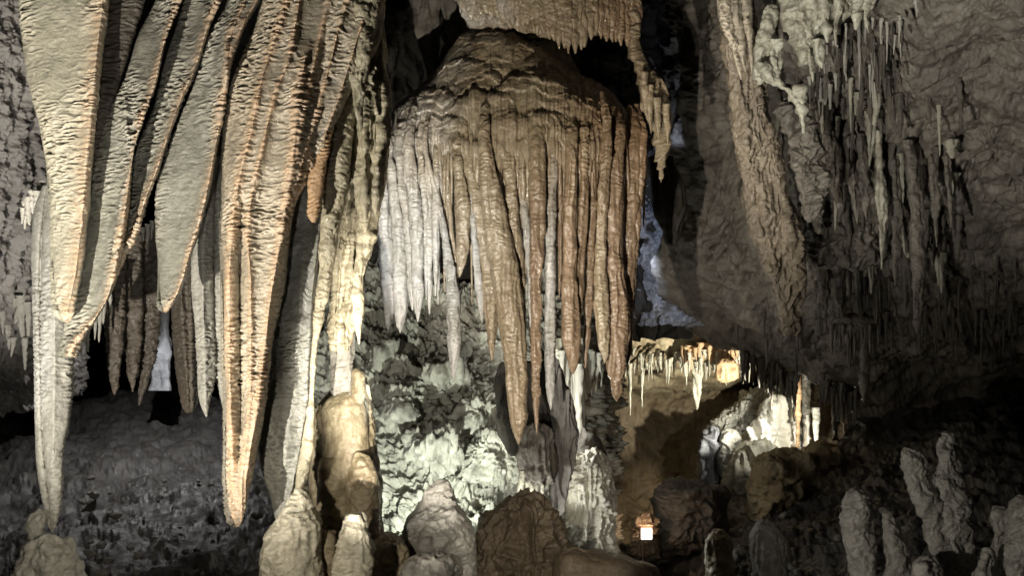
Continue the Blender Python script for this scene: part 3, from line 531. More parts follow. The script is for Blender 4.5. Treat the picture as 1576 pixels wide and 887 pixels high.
tag(o, 'grey fluted drapery lit from the left beside the bright flowstone column', 'drapery')
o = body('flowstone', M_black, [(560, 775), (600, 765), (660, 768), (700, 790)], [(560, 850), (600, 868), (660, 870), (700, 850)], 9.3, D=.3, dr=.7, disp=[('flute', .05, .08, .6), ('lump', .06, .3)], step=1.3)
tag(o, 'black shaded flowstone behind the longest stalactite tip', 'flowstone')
o = body('flowstone', M_white, [(700, 878), (720, 872), (760, 871), (800, 874), (850, 876), (930, 870)], [(700, 925), (720, 936), (760, 944), (800, 940), (850, 945), (930, 960)], 10.6, D=.35, dr=.9, disp=[('flute', .07, .07, .7), ('crag', .05, .15), ('lump', .06, .3)], step=1.1, ct=14, hang=False)
tag(o, 'bright cream fluted flowstone column left of the brown back wall', 'flowstone')
o = body('flowstone', M_wall, [(655, 892), (680, 885), (710, 880), (745, 878)], [(655, 900), (680, 925), (710, 938), (745, 945)], 10.75, D=.3, dr=.9, disp=[('lump', .06, .3)], step=1.2, ct=20, hang=False)
tag(o, 'smooth dark brown mound capping the bright fluted flowstone', 'flowstone')
o = body('flowstone', M_mud, [(772, 796), (782, 772), (800, 750), (830, 738), (870, 730), (950, 715)], [(772, 812), (780, 842), (800, 862), (830, 872), (870, 884), (950, 905)], 7.7, D=.6, dr=.8, disp=[('flute', .06, .10, .7), ('lump', .10, .3), ('rock', .03, .14, 4), ('scallop', .03, .2)], step=1.1, ct=10, hang=False)
tag(o, 'brown ribbed flowstone mound at bottom centre', 'flowstone')
# brown root like ridge, seen lying along the bottom
o = body('flowstone', M_mud, [(842, 866), (860, 850), (900, 850), (960, 850)], [(842, 905), (858, 960), (875, 1012), (960, 1030)], 7.2, D=.35, dr=.5, disp=[('lump', .06, .35)], step=1.3, ct=22, hang=False)
tag(o, 'smooth brown root shaped flowstone ridge along the bottom edge', 'flowstone')
o = body('boulder', M_mid, [(668, 740), (690, 720), (720, 715), (745, 725)], [(668, 785), (690, 805), (720, 805), (745, 790)], 10.0, D=.3, dr=.8, disp=[('crag', .10, .2), ('lump', .06, .2)], step=1.2, ct=18, cb=14, hang=False)
tag(o, 'pale corroded rock lump jutting from the bright pitted wall', 'boulder')
for L, R, Y_, la in [  # rock lumps added on the wall for their dark cast shadows
  ([(560, 668), (580, 655), (605, 660)], [(560, 690), (580, 712), (605, 705)], 11.0, 'jutting pale rock knob high on the pitted wall, under the grey stalactites'),
  ([(612, 728), (640, 712), (665, 722)], [(612, 760), (640, 775), (665, 765)], 10.6, 'jutting pale rock knob in the right half of the pitted wall'),
  ([(610, 612), (632, 600), (655, 608)], [(610, 632), (632, 645), (655, 638)], 10.6, 'jutting pale rock knob in the left half of the pitted wall'),
  ([(668, 648), (690, 630), (712, 645)], [(668, 690), (690, 708), (712, 696)], 10.2, 'broad pale rock ledge low on the pitted wall'),
  ([(535, 590), (552, 578), (570, 585)], [(535, 610), (552, 622), (570, 615)], 11.3, 'small rock knob at the top left of the pitted wall')]:
    o = body('boulder', M_mid, L, R, Y_, D=.45, dr=1.2, disp=[('crag', .16, .3), ('crag', .05, .10), ('lump', .08, .2)], step=1.1, ct=12, cb=12, hang=False); tag(o, la, 'boulder')
lab = 'brilliant white straw in the cluster between the red stalactites'
for i in range(17):
    px = 856+i*4.4+random.uniform(-1, 1); b = np.interp(px, [856, 866, 880, 892, 905, 925], [590, 640, 640, 660, 610, 590])+random.uniform(-22, 12)
    straw('white', px, 540+random.uniform(-6, 6), random.uniform(6, 9), b-540, 11.4+random.uniform(-.1, .3), lab, group='white straws between the red stalactites')
o = straw('white', 891, 560, 12, 125, 11.3, 'longest white stalactite of the bright cluster, with a stubby pointed end', cat='stalactite', name='stalactite')
o = body('flowstone', M_white, [(520, 850), (545, 852), (575, 858), (600, 868)], [(520, 935), (545, 932), (575, 925), (600, 905)], 11.9, D=.2, dr=.4, disp=[('flute', .09, .08, .5), ('crag', .06, .15)], step=1.2)
tag(o, 'white fluted flowstone patch behind the red stalactites', 'flowstone')

# ================================================================ back chamber
lab = 'pale straw in the long row along the back chamber roof'
for i in range(75):
    px = 925+i*3.1+random.uniform(-1.5, 1.5); t = 546+random.uniform(-10, 14); straw('cream', px, t, random.uniform(2.5, 6), random.uniform(14, 30)*random.uniform(.6, 1.8), 14.6+random.uniform(-.6, .6), lab, group='pale straws along the back chamber roof')
for px, t, b, w, la in [(970, 560, 640, 6, 'thin long pale stalactite just right of the bell fringe'), (988, 550, 627, 6, 'thin pale stalactite second right of the bell fringe'), (1073, 536, 631, 22, 'broad tapering cream stalactite in the middle of the back chamber'), (1055, 540, 580, 9, 'short cream stalactite left of the broad tapering one')]:
    tag(stal('stalactite', M_cream, [(t, px, w), (t+(b-t)*.3, px, w*.7), (t+(b-t)*.7, px, w*.35), (b, px, 1)], 14.3, dr=1, disp=[('flute', .04, .08, .5), ('lump', .03, .2)], step=.9), la, 'stalactite')
lab = 'orange drip in the fringe at the back chamber roof'
for i in range(24):
    px = 1052+i*3.6+random.uniform(-1, 1); straw('orange', px, 526+random.uniform(0, 8)+abs(px-1090)*.1, random.uniform(5, 8), random.uniform(18, 36), 14.2+random.uniform(-.2, .2), lab, group='orange drips in the back chamber', name='dripstone', cat='dripstone')
o = body('shield_formation', M_orange, [(554, 1108), (565, 1102), (580, 1101), (588, 1106)], [(554, 1130), (565, 1137), (580, 1137), (588, 1130)], 13.9, D=.12, dr=.8, disp=[('lump', .04, .2), ('flute', .02, .06, .4)], step=.8, ct=8, cb=6)
tag(o, 'round orange brown knob on the back chamber roof', 'knob')
lab = 'dark straw hanging at the right side of the back chamber mouth'
for i in range(30):
    px = 1140+i*3.0+random.uniform(-2, 2); t = 536+(px-1140)*.42+random.uniform(-6, 8); straw('dark', px, t, random.uniform(4, 7), random.uniform(25, 60), 12.4+random.uniform(-.3, .5), lab, group='dark straws at the back chamber mouth')
for px, t, b, w, Y_, mt, la in [(1188, 555, 631, 7, 12.8, M_dark, 'long brown stalactite in front of the bright rise'), (1228, 574, 690, 10, 14.6, M_orange, 'slender orange column left of the glowing white stalactite'), (1221, 560, 650, 6, 14.8, M_cream, 'slender pale column beside the slender orange one'),
                         (1241, 570, 700, 15, 15.3, M_tan, 'stout tan column right beside the white glow'), (1256, 628, 686, 12, 15.2, M_white, 'glowing white pointed stalactite by the hidden lamp'), (1243, 640, 688, 5, 14.9, M_white, 'thin glowing white straw by the hidden lamp'), (1286, 600, 680, 12, 14.2, M_dark, 'dark column right of the glow'), (1301, 640, 676, 8, 14.2, M_orange, 'short orange stalactite right of the glow')]:
    tag(stal('column' if 'column' in la else 'stalactite', mt, [(t, px, w), ((t+b)/2, px, w*.8), (b-6, px, w*.5), (b, px, 2 if 'column' not in la else w)], Y_, dr=1, disp=[('rings', .02, .12), ('lump', .05, .2)], step=.9), la, 'column' if 'column' in la else 'stalactite')
FLW0 = [('crag', .14, .4), ('rock', .06, .2, 5)]
o = body('flowstone', M_pale, [(598, 1190), (615, 1150), (640, 1112), (680, 1085), (740, 1080)], [(598, 1225), (620, 1232), (680, 1236), (740, 1220)], 16.0, D=.5, dr=.6, disp=FLW0, step=1.0, ct=10, hang=False)
tag(o, 'rough pale sloping rise of rock behind the white flowstone drapes', 'flowstone')
FLW = [('flute', .12, .16, .9), ('crag', .05, .25), ('lump', .1, .5)]
for L, R, Y_, mt, la in [
  ([(665, 1095), (690, 1084), (730, 1080), (790, 1078)], [(665, 1108), (690, 1116), (730, 1118), (790, 1122)], 14.6, M_blue, 'grey fluted flowstone drape, leftmost in the heap before the bright rise'),
  ([(668, 1120), (700, 1114), (760, 1110), (800, 1110)], [(668, 1134), (700, 1140), (760, 1144), (800, 1150)], 14.3, M_pale, 'pale grey fluted flowstone drape, second in the heap before the bright rise'),
  ([(655, 1152), (690, 1146), (740, 1138), (780, 1128)], [(655, 1180), (690, 1186), (740, 1180), (780, 1170)], 14.6, M_white, 'white fluted flowstone drape in the middle of the heap'),
  ([(620, 1180), (660, 1172), (700, 1170), (730, 1160)], [(620, 1216), (660, 1220), (700, 1216), (730, 1205)], 15.2, M_white, 'brightest white flowstone drape high on the rise'),
  ([(690, 1150), (715, 1128), (750, 1118), (780, 1110)], [(690, 1196), (715, 1200), (750, 1180), (780, 1150)], 13.9, M_cream, 'cream fan shaped flowstone below the white drapes')]:
    o = body('flowstone', mt, L, R, Y_, D=.3, dr=.6, disp=FLW, step=1.0, ct=10, hang=False); tag(o, la, 'flowstone')
for L, R, Y_, mt, la in [
  ([(700, 1195), (725, 1160), (760, 1150), (805, 1158)], [(700, 1240), (725, 1250), (760, 1230), (805, 1190)], 12.4, M_back, 'brown layered boulder on the slope under the glow'),
  ([(690, 1240), (700, 1225), (730, 1215)], [(690, 1290), (700, 1300), (730, 1290)], 13.4, M_back, 'flat brown boulder on top of the slope beside the glow'),
  ([(740, 1035), (765, 1010), (800, 1005), (850, 1000)], [(740, 1085), (765, 1120), (800, 1120), (850, 1110)], 12.4, M_wall, 'dark grey boulder right of the lit sign'),
  ([(845, 1130), (865, 1120), (900, 1115)], [(845, 1160), (865, 1170), (900, 1175)], 8.6, M_wall, 'small dark boulder between the two low stalagmites')]:
    o = body('boulder', mt, L, R, Y_, D=.6, dr=.9, disp=[('rock', .10, .5, 5), ('lump', .1, .4)], step=1.1, ct=14, cb=8, hang=False); tag(o, la, 'boulder')
mite([(817, 1100), (840, 1088), (900, 1086), (960, 1084)], [(817, 1116), (840, 1126), (900, 1128), (960, 1130)], 7.6, 'short smooth tan stalagmite right of the root shaped ridge', ct=14)
mite([(801, 1168), (830, 1156), (900, 1155), (960, 1150)], [(801, 1190), (830, 1205), (900, 1216), (960, 1225)], 7.4, 'broad dim brown stalagmite at the foot of the dark slope', M_wallg, ct=14)

# lit sign with its warm lamp glow
Ys = 11.3; sg = thing('lit_sign', P3(995, 835, Ys), 'small glowing white sign box with grey characters under an orange lit rock', 'sign')
def mat_plain(name, c, e=0, rough=.5):
    m = bpy.data.materials.new(name); m.use_nodes = True; b = m.node_tree.nodes['Principled BSDF']; b.inputs['Base Color'].default_value = c+(1,); b.inputs['Roughness'].default_value = rough
    if e: b.inputs['Emission Color'].default_value = c+(1,); b.inputs['Emission Strength'].default_value = e
    nz = m.node_tree.nodes.new('ShaderNodeTexNoise'); nz.inputs['Scale'].default_value = 60; bp = m.node_tree.nodes.new('ShaderNodeBump'); bp.inputs['Strength'].default_value = .05
    m.node_tree.links.new(nz.outputs['Fac'], bp.inputs['Height']); m.node_tree.links.new(bp.outputs[0], b.inputs['Normal'])
    return m
M_sign = mat_plain('lit_sign_face', (1, .93, .80), 2.0); M_ink = mat_plain('sign_ink', (.3, .33, .28), .3); M_metal = mat_plain('sign_metal', (.25, .18, .14))
import bmesh
def box(name, mat, x0, x1, y0, y1, z0, z1, parent, bev=.006, skew=0.0):
    bm = bmesh.new(); bmesh.ops.create_cube(bm, size=1); o3 = parent.location
    for v in bm.verts:
        v.co.x = (x0+x1)/2+v.co.x*(x1-x0)-o3[0]; v.co.y = (y0+y1)/2+v.co.y*(y1-y0)-o3[1]; v.co.z = (z0+z1)/2+v.co.z*(z1-z0)-o3[2]
        if skew and v.co.z < (z0+z1)/2-o3[2]: v.co.z -= skew*(1 if v.co.x < (x0+x1)/2-o3[0] else -1)
    bmesh.ops.bevel(bm, geom=bm.edges[:], offset=bev, segments=2, affect='EDGES')
    me = bpy.data.meshes.new(name); bm.to_mesh(me); bm.free(); me.materials.append(mat); o = bpy.data.objects.new(name, me); COL.objects.link(o); o.parent = parent; return o
sx0, sx1, sz0, sz1 = X(986.5, Ys), X(1003.5, Ys), Z(831, Ys), Z(814, Ys)
box('housing', M_metal, sx0-.01, sx1+.01, Ys+.005, Ys+.09, sz0-.01, sz1+.01, sg); box('face', M_sign, sx0, sx1, Ys-.02, Ys+.004, sz0, sz1, sg)
box('post', M_metal, X(989, Ys), X(991, Ys), Ys+.03, Ys+.05, sz0-.35, sz0-.012, sg)
stal('cable', M_metal, [(831, 988, 1.6), (845, 984, 1.6), (862, 990, 1.6)], Ys+.03, dr=1, step=.8, parent=sg)
box('bracket', M_metal, X(984, Ys), X(1006, Ys), Ys+.02, Ys+.05, sz1+.012, sz1+.03, sg, bev=.003)
cu = bpy.data.curves.new('lettering', 'FONT'); cu.body = 'C2'; cu.size = .062; cu.extrude = .002; cu.materials.append(M_ink)
tx = bpy.data.objects.new('lettering_src', cu); COL.objects.link(tx); dg = bpy.context.evaluated_depsgraph_get()
me = bpy.data.meshes.new_from_object(tx.evaluated_get(dg)); bpy.data.objects.remove(tx)
lt = bpy.data.objects.new('lettering', me); COL.objects.link(lt); lt.parent = sg; lt.rotation_euler = (math.radians(90), 0, 0)
lt.location = (X(993, Ys)-sg.location[0], -.025, Z(824, Ys)-sg.location[2])
o = body('boulder', M_mud, [(795, 985), (805, 975), (822, 972), (860, 970)], [(795, 1005), (805, 1014), (822, 1012), (860, 1015)], 11.7, D=.3, dr=.8, disp=[('rock', .06, .2, 4), ('lump', .06, .2)], step=1, ct=10, hang=False)
tag(o, 'orange lit rock right behind the small glowing sign', 'boulder')

# ================================================================ right side formations
RG = 'straws on the right roof'
k1 = body('drapery', M_brown, [(-60, 1098), (0, 1104), (56, 1118), (147, 1123), (242, 1140), (316, 1146), (383, 1169), (462, 1197), (500, 1207), (520, 1213)],
     [(-60, 1160), (0, 1160), (113, 1176), (200, 1190), (270, 1204), (338, 1230), (383, 1236), (462, 1230), (496, 1226), (520, 1216)], [(-60, 7.2), (150, 7.7), (520, 8.4)], D=.3, dr=.8,
     ridges=[([(-60, 1120), (100, 1135), (300, 1170), (500, 1212)], .06, 14), ([(-60, 1145), (100, 1160), (250, 1195), (400, 1225)], .07, 8), ([(120, 1140), (300, 1160), (480, 1205)], .05, 6)],
     disp=[('flute', .03, .05, .5), ('lump', .07, .25), ('crinkle', .008, .07, .03), ('scallop', .02, .14)], step=1.2)
tag(k1, 'long brown tapering drapery running down the left edge of the right roof', 'drapery')
o = thing('drapery', P3(1130, -20, 7.0), 'cream orange folds at the top of the long brown tapering drapery', 'drapery')
for pts in [[(-60, 1108, 24), (30, 1118, 20), (70, 1130, 12), (122, 1141, 2)], [(-60, 1125, 18), (30, 1134, 18), (80, 1142, 10), (110, 1148, 2)], [(-60, 1142, 18), (20, 1150, 16), (60, 1154, 10), (112, 1158, 2)]]:
    stal('fold', M_tan, pts, 6.95, dr=.9, disp=Dst, step=1.1, parent=o)
GF = [('lump', .05, .14), ('bubble', .02, .06), ('rings', .008, .06)]
o = thing('flowstone', P3(1230, -30, 6.5), 'pale greenish knobbly flowstone with dripping fingers at the top right', 'flowstone')
body('mass', M_grn, [(-80, 1190), (0, 1198), (40, 1205), (80, 1225), (96, 1240)], [(-80, 1320), (0, 1335), (30, 1300), (70, 1262), (96, 1254)], 6.5, D=.25, dr=.5, disp=GF, step=1.1, parent=o)
body('lobe', M_grn, [(5, 1175), (30, 1172), (60, 1165), (100, 1160), (130, 1166)], [(5, 1195), (20, 1198), (60, 1190), (100, 1182), (130, 1172)], 6.45, D=.15, dr=.9, disp=GF, step=1.1, ct=12, parent=o)
for pts in [[(60, 1260, 12), (90, 1263, 12), (105, 1265, 3)], [(80, 1247, 8), (110, 1250, 6), (126, 1251, 2)], [(60, 1192, 16), (100, 1197, 16), (122, 1197, 3)], [(95, 1172, 14), (120, 1190, 15), (145, 1220, 15), (170, 1235, 12), (205, 1237, 2)], [(130, 1228, 12), (150, 1235, 14), (180, 1237, 6)],
            [(-40, 1290, 20), (20, 1290, 12), (40, 1285, 8), (70, 1287, 2)], [(-40, 1340, 26), (0, 1335, 16), (30, 1334, 8), (50, 1337, 2)], [(-20, 1316, 24), (20, 1320, 14), (45, 1318, 3)], [(-10, 1268, 20), (40, 1272, 10), (65, 1274, 3)]]:
    stal('finger', M_grn, pts, 6.35, dr=1, disp=GF, step=1.1, parent=o)
lab = 'slim straw among the many at the top of the right roof'
for i in range(62):
    px = 1240+random.random()**.8*150; t = random.uniform(-10, 90); l = random.uniform(20, 70)
    straw('dark' if random.random() < .6 else 'pale', px, t+30, random.uniform(2.5, 5.5), l*random.uniform(.4, 1.3), roofY(px, t+30)-random.random()**3*.4, lab, group=RG, tilt=random.uniform(-.03, .03))
for px, t, l in [(1322, 22, 118), (1300, 60, 56), (1255, 110, 60), (1262, 120, 62), (1270, 120, 68), (1277, 130, 70), (1247, 118, 50), (1410, 0, 26), (1333, 26, 40), (1290, 70, 40)]:
    straw('pale', px, t, 5, l, roofY(px, t, .12), 'longer pale straw standing out among the right roof straws', group='longer pale straws on the right roof')
body_l = [([(190, 1245, 22), (260, 1250, 26), (330, 1255, 20), (360, 1262, 4)], 'brown flattened stalactite beside the long tapering drapery'),
  ([(185, 1270, 26), (250, 1282, 30), (300, 1290, 16), (322, 1291, 3)], 'broad brown stalactite in the middle cluster of the right roof'),
  ([(210, 1305, 10), (280, 1310, 12), (320, 1318, 8), (345, 1320, 2)], 'thin grey stalactite right of the broad brown one'),
  ([(205, 1325, 12), (300, 1330, 12), (340, 1334, 3)], 'second thin grey stalactite right of the broad brown one'),
  ([(200, 1352, 8), (262, 1354, 8), (285, 1356, 16), (330, 1358, 14), (370, 1357, 6), (415, 1357, 2)], 'pale swollen stalactite with a thin drip on the right roof'),
  ([(215, 1398, 18), (290, 1408, 20), (350, 1412, 20), (420, 1413, 19), (480, 1413, 14), (515, 1412, 4)], 'longest thick grey stalactite on the right roof'),
  ([(240, 1376, 14), (330, 1380, 14), (400, 1378, 8), (440, 1378, 2)], 'grey stalactite between the swollen one and the longest thick one'),
  ([(240, 1434, 10), (320, 1440, 10), (380, 1442, 3)], 'thin stalactite just right of the longest thick one'),
  ([(240, 1455, 8), (300, 1462, 8), (350, 1464, 2)], 'last thin stalactite before the bare right roof'),
  ([(400, 1268, 14), (450, 1269, 14), (490, 1269, 3)], 'short grey stalactite under the rough ledge, left one'),
  ([(400, 1288, 14), (450, 1294, 16), (490, 1297, 3)], 'short grey stalactite under the rough ledge, right one'),
  ([(355, 1318, 4), (430, 1318, 4), (455, 1318, 1)], 'hair thin straw hanging from the rough ledge')]
for pts, la in body_l:
    Yk = roofY(pts[0][1], pts[0][0], .03)
    tag(stal('stalactite', M_grn if 'pale' in la else M_ceil, pts, Yk, dr=.9, disp=[('lump', .03, .12), ('rings', .006, .05), ('flute', .012, .04, .4)], step=1.1), la, 'stalactite')
o = body('flowstone', M_ceil, [(300, 1228), (340, 1232), (390, 1240), (410, 1250)], [(300, 1330), (340, 1362), (385, 1368), (410, 1350)], roofY(1300, 350, -.02), D=.3, dr=.5, disp=[('bubble', .04, .07), ('rock', .05, .2, 5)], step=1.1, ct=20, cb=14)
tag(o, 'rough ledge of coral like flowstone on the right roof', 'flowstone')
o = body('flowstone', M_ceil, [(150, 1200), (200, 1212), (260, 1225), (330, 1235)], [(150, 1215), (200, 1260), (260, 1275), (330, 1270)], 7.25, D=.2, dr=.6, disp=[('rock', .06, .22, 5), ('lump', .06, .2)], step=1.1, ct=20, cb=20)
tag(o, 'wrinkled brown fold leaning on the long tapering drapery', 'flowstone')
YC = roofY(1318, 480, .05)
o = thing('chandelier_formation', P3(1318, 490, YC), 'dark chandelier shaped cluster with a drooping skirt of drips', 'stalactite cluster')
body('plate', M_ceil, [(484, 1295), (492, 1280), (505, 1277), (515, 1282)], [(484, 1340), (492, 1352), (505, 1356), (515, 1350)], YC, D=.2, dr=.5, disp=[('lump', .03, .12)], step=1.1, ct=8, cb=6, parent=o)
for i in range(13):
    px = 1281+i*5.8+random.uniform(-1.5, 1.5); l = random.uniform(22, 60); stal('drip', M_ceil, [(500, px, 7), (500+l*.5, px, 5), (500+l, px, 1.2)], YC-.12+random.uniform(-.05, .1), dr=1, disp=[('lump', .02, .1)], step=1.2, parent=o)
stal('stem', M_ceil, [(500, 1332, 15), (540, 1332, 15), (590, 1331, 14), (622, 1330, 5)], YC-.08, dr=1, disp=[('lump', .03, .12), ('rings', .006, .06)], step=1.1, parent=o)
lab = 'stubby dripstone in the ragged drip clusters of the right roof'
for i in range(130):
    px = random.choice([random.gauss(1300, 35), random.gauss(1385, 40), random.gauss(1270, 25), random.uniform(1200, 1480)]); t = random.uniform(90, 400)
    straw(random.choice(['dark', 'dark', 'dark', 'grn']), px, t, random.uniform(4, 14), random.uniform(20, 90), roofY(px, t, -.07), lab, group='stubby drips on the right roof', name='dripstone', cat='dripstone', tilt=random.uniform(-.12, .12))
lab = 'small dark straw scattered over the lower right roof'
for i in range(95):
    px = random.uniform(1130, 1570); t = random.uniform(395, 520) if px > 1250 else random.uniform(470, 540)
    Yk = roofY(px, t-12, 0)
    straw('dark', px, t-12, random.uniform(3, 6), random.uniform(25, 75), Yk, lab, group='small dark straws on the lower right roof')
lab = 'dark bluish drip in the tight cluster right of the back chamber'
for i in range(34):
    px = 1262+random.uniform(0, 62); straw('dark', px, 578+(px-1262)*.5+random.uniform(-8, 10), random.uniform(4, 7), random.uniform(25, 60), 11.4+random.uniform(-.4, .4), lab, group='drips right of the back chamber', name='dripstone', cat='dripstone')
# stalagmites, lower right
SG = [('bubble', .010, .06), ('lump', .045, .16), ('rings', .008, .08), ('rock', .008, .06, 3)]
mite([(757, 1308), (780, 1302), (830, 1300), (900, 1308), (960, 1308)], [(757, 1332), (780, 1342), (830, 1346), (900, 1352), (960, 1356)], 6.2, 'knobbly grey stalagmite standing left of the thin bumpy one, lower right', M_stgrey, SG, ct=10)
mite([(787, 1362), (815, 1359), (850, 1362), (900, 1360), (960, 1356)], [(787, 1372), (815, 1385), (850, 1399), (900, 1402), (960, 1405)], 6.2, 'thin bumpy pointed stalagmite left of the forked one', M_stgrey, SG, ct=8)
tw = thing('stalagmite', P3(1460, 880, 6.1), 'forked grey stalagmite with two finger like heads, lower right', 'stalagmite')
body('left_head', M_stgrey, [(691, 1394), (710, 1391), (740, 1396), (806, 1420), (870, 1440)], [(691, 1412), (710, 1424), (740, 1434), (780, 1450), (870, 1470)], 6.05, D=.2, dr=.9, disp=SG, step=1.1, ct=14, cb=20, parent=tw, hang=False)
body('trunk', M_stgrey, [(666, 1450), (690, 1443), (715, 1446), (770, 1438), (810, 1440), (870, 1442), (960, 1436)], [(666, 1468), (690, 1472), (715, 1478), (740, 1485), (806, 1497), (870, 1498), (960, 1505)], 6.1, D=.25, dr=.9, disp=SG, step=1.1, ct=14, parent=tw, hang=False)
mite([(781, 1533), (800, 1528), (850, 1530), (960, 1530)], [(781, 1546), (800, 1551), (830, 1551), (960, 1556)], 5.9, 'dim narrow stalagmite right of the forked one', M_stgrey, SG, ct=10)
mite([(770, 1562), (800, 1556), (850, 1545), (960, 1530)], [(770, 1600), (800, 1620), (850, 1630), (960, 1640)], 5.7, 'dim broad stalagmite cut by the right edge', M_stgrey, SG, ct=12)
mite([(845, 1520), (870, 1505), (960, 1490)], [(845, 1530), (870, 1535), (960, 1540)], 5.6, 'small slanting dim stalagmite in the lower right corner', M_stgrey, SG, ct=10)
mite([(862, 1418), (875, 1408), (960, 1400)], [(862, 1440), (875, 1450), (960, 1460)], 5.7, 'low knob at the foot of the forked stalagmite', M_stgrey, SG, ct=12)

# loose stones on the floor
st = []
for v in range(4):
    th = np.linspace(0, 2*math.pi, 22, endpoint=False)[None, :]; ph = np.linspace(.02, math.pi-.02, 14)[:, None]
    P = np.stack([np.sin(ph)*np.cos(th), np.sin(ph)*np.sin(th)*.8, np.cos(ph)*np.ones_like(th)*.6], -1); P = P*(1+.45*fbm(P[..., 0]*1.1+v*5, P[..., 1]*1.1, P[..., 2]*1.1, 4)[..., None])
    st.append(P)
so = [None]*4
for i in range(80):
    if i < 45: px, py, la, g = random.uniform(115, 400), random.uniform(735, 885), 'loose grey stone on the cave floor at lower left', 'loose stones on the lower left floor'
    else: px, py, la, g = random.uniform(1010, 1520), random.uniform(760, 885), 'loose grey stone on the slope at lower right', 'loose stones on the right slope'
    Y_ = depth_at(GRD, px, py); v = i % 4
    if so[v] is None: so[v] = o = grid_mesh('loose_stone', st[v][:, ::-1], M_stgrey, True, None, None, (0, 0, 0))
    else: o = so[v].copy(); COL.objects.link(o)
    k = Y_/F*random.uniform(2.5, 5)*random.choice([1, 1, 1.6, 2.4]); o.location = P3(px, py, Y_-.02); o.scale = (k, k, k); o.rotation_euler = (random.uniform(-.4, .4), random.uniform(-.4, .4), random.uniform(0, 6))
    tag(o, la, 'stone', g)

# ================================================================ lamps of the show cave and added unseen fills
def lamp(name, kind, loc, power, color=(1, .93, .82), target=None, size=60, blend=.5, r=.05):
    l = bpy.data.lights.new(name, kind); l.energy = power; l.color = color; l.shadow_soft_size = r
    if kind == 'SPOT': l.spot_size = math.radians(size); l.spot_blend = blend
    o = bpy.data.objects.new(name, l); COL.objects.link(o); o.location = loc
    if target is not None:
        from mathutils import Vector
        o.rotation_euler = (Vector(target)-Vector(loc)).to_track_quat('-Z', 'Y').to_euler()
    return o
WARM = (1, .90, .74); COOL = (.80, .88, 1.0)
lamp('curtain_lamp', 'SPOT', (-2.75, 3.0, .3), 700, (1, .93, .81), P3(260, 210, 5.4), 104, .5, r=.03)
lamp('curtain_fill', 'SPOT', (-1.3, 2.3, .5), 150, (1, .95, .86), P3(190, 280, 5.4), 48, .8)  # unseen fill added to lift the shadows between the draperies
lamp('left_wall_fill', 'SPOT', (-3.3, 5.0, .4), 55, (.97, .96, 1), P3(10, 250, 6.9), 80, .6)  # unseen light added to brighten the wall the curtain lamp misses
lamp('bell_lamp', 'SPOT', (-.8, 3.4, .0), 1080, (1, .91, .78), P3(830, 330, 8), 54, .6, r=.03)
lamp('bell_side_lamp', 'SPOT', (-.62, 5.3, .3), 230, (.84, .92, 1), P3(615, 200, 8.2), 46, .8)
lamp('mid_wall_lamp', 'SPOT', P3(660, 850, 8.0), 340, (.95, 1, .87), P3(650, 600, 11), 80, .6, r=.02)
lamp('mid_floor_lamp', 'POINT', P3(800, 800, 8.25), 20, (1, .99, .90))
lamp('mid_side_fill', 'POINT', P3(846, 832, 9.65), 30, (1, .99, .90), r=.03)  # unseen point light added to brighten the fluted flowstone column
lamp('back_lamp', 'SPOT', P3(1215, 690, 11.8), 950, (1, .95, .80), P3(1020, 550, 15.5), 54, .3, r=.03)
lamp('back_wall_fill', 'SPOT', P3(1110, 790, 13.0), 240, (1, .88, .66), P3(1010, 680, 17.5), 90, .8)  # added unseen fill that evens out the brown back wall
lamp('rise_lamp', 'SPOT', P3(1240, 640, 13.9), 70, (1, .97, .84), P3(1150, 645, 16), 110, .5, r=.03)
lamp('heap_fill', 'SPOT', P3(1240, 600, 12.9), 80, (1, .97, .88), P3(1130, 700, 14.5), 60, .6, r=.03)  # added unseen spot that brightens the flowstone heap
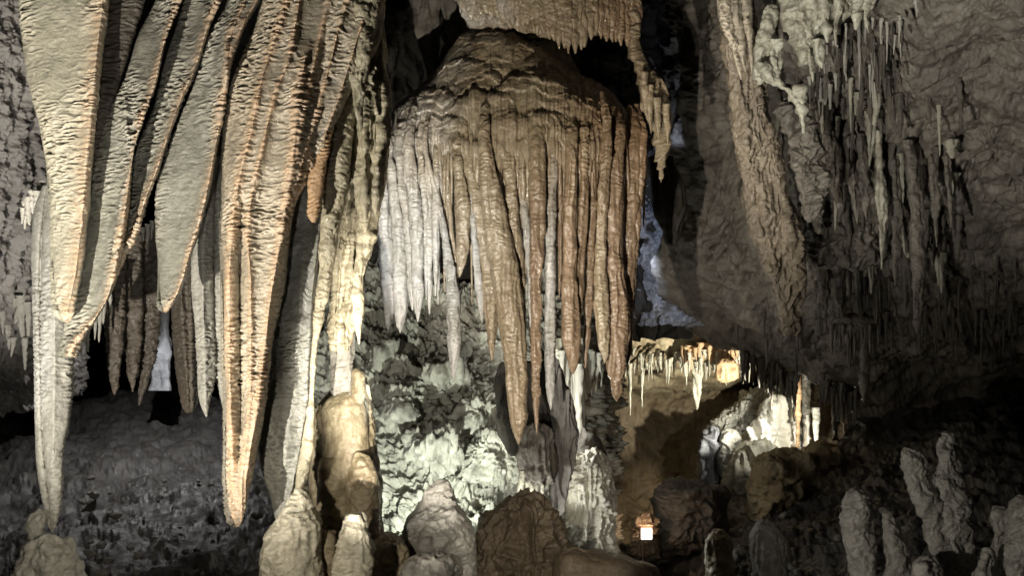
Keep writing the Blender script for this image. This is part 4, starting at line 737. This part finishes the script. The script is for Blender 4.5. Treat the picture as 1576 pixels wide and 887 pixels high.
lamp('glow_lamp', 'POINT', P3(1250, 690, 14.9), 12, (1, .96, .86), r=.03)
lamp('blue_lamp', 'SPOT', P3(960, 420, 11.2), 60, (.66, .75, 1), P3(1030, 370, 13), 80, .5)
lamp('blue_top_lamp', 'SPOT', P3(1030, 250, 10.4), 22, (.62, .72, 1), P3(1062, 60, 11.6), 42, .6)
lamp('sign_glow', 'POINT', P3(996, 800, 11.3), 6, (1, .66, .42), r=.02)
lamp('roof_lamp', 'SPOT', (-.3, 2.6, .9), 940, (1, .94, .84), P3(1370, 90, 6.4), 46, .8, r=.02)
lamp('stalagmite_lamp', 'SPOT', (.9, 4.2, .1), 90, (1, .93, .80), P3(1430, 810, 6.1), 60, .7, r=.03)
lamp('floor_lamp', 'SPOT', (-1.5, 2.0, .9), 250, WARM, P3(540, 800, 5.6), 34, .7)
lamp('corner_lamp', 'SPOT', (-1.6, 3.2, .7), 120, WARM, P3(70, 850, 5.5), 30, .7)
lamp('mound_fill', 'SPOT', (.1, 3.5, .6), 210, WARM, P3(815, 830, 7.6), 32, .7)  # unseen warm spot added so the brown mound isn't black
lamp('straw_fill', 'POINT', P3(852, 640, 10.7), 26, (1, .98, .90), r=.03)  # unseen point light added to whiten the straw cluster
lamp('passage_lamp', 'SPOT', P3(235, 470, 9.3), 125, (1, .98, .95), P3(250, 650, 9.6), 140, .6, r=.02)

w = bpy.data.worlds.new('World'); SC.world = w; w.use_nodes = True
w.node_tree.nodes['Background'].inputs[0].default_value = (.5, .55, .6, 1); w.node_tree.nodes['Background'].inputs[1].default_value = .003
cam = bpy.data.cameras.new('Camera'); cam.sensor_width = 36; cam.lens = 36*F/1576; cam.clip_end = 200; cam.clip_start = .05
co = bpy.data.objects.new('Camera', cam); COL.objects.link(co); co.location = (0, 0, CZ); co.rotation_euler = (math.radians(90), 0, 0); SC.camera = co
SC.view_settings.view_transform = 'Standard'; SC.view_settings.look = 'None'; SC.view_settings.exposure = 0; SC.view_settings.gamma = 1
print('verts', sum(len(o.data.vertices) for o in COL.objects if o.type == 'MESH'))
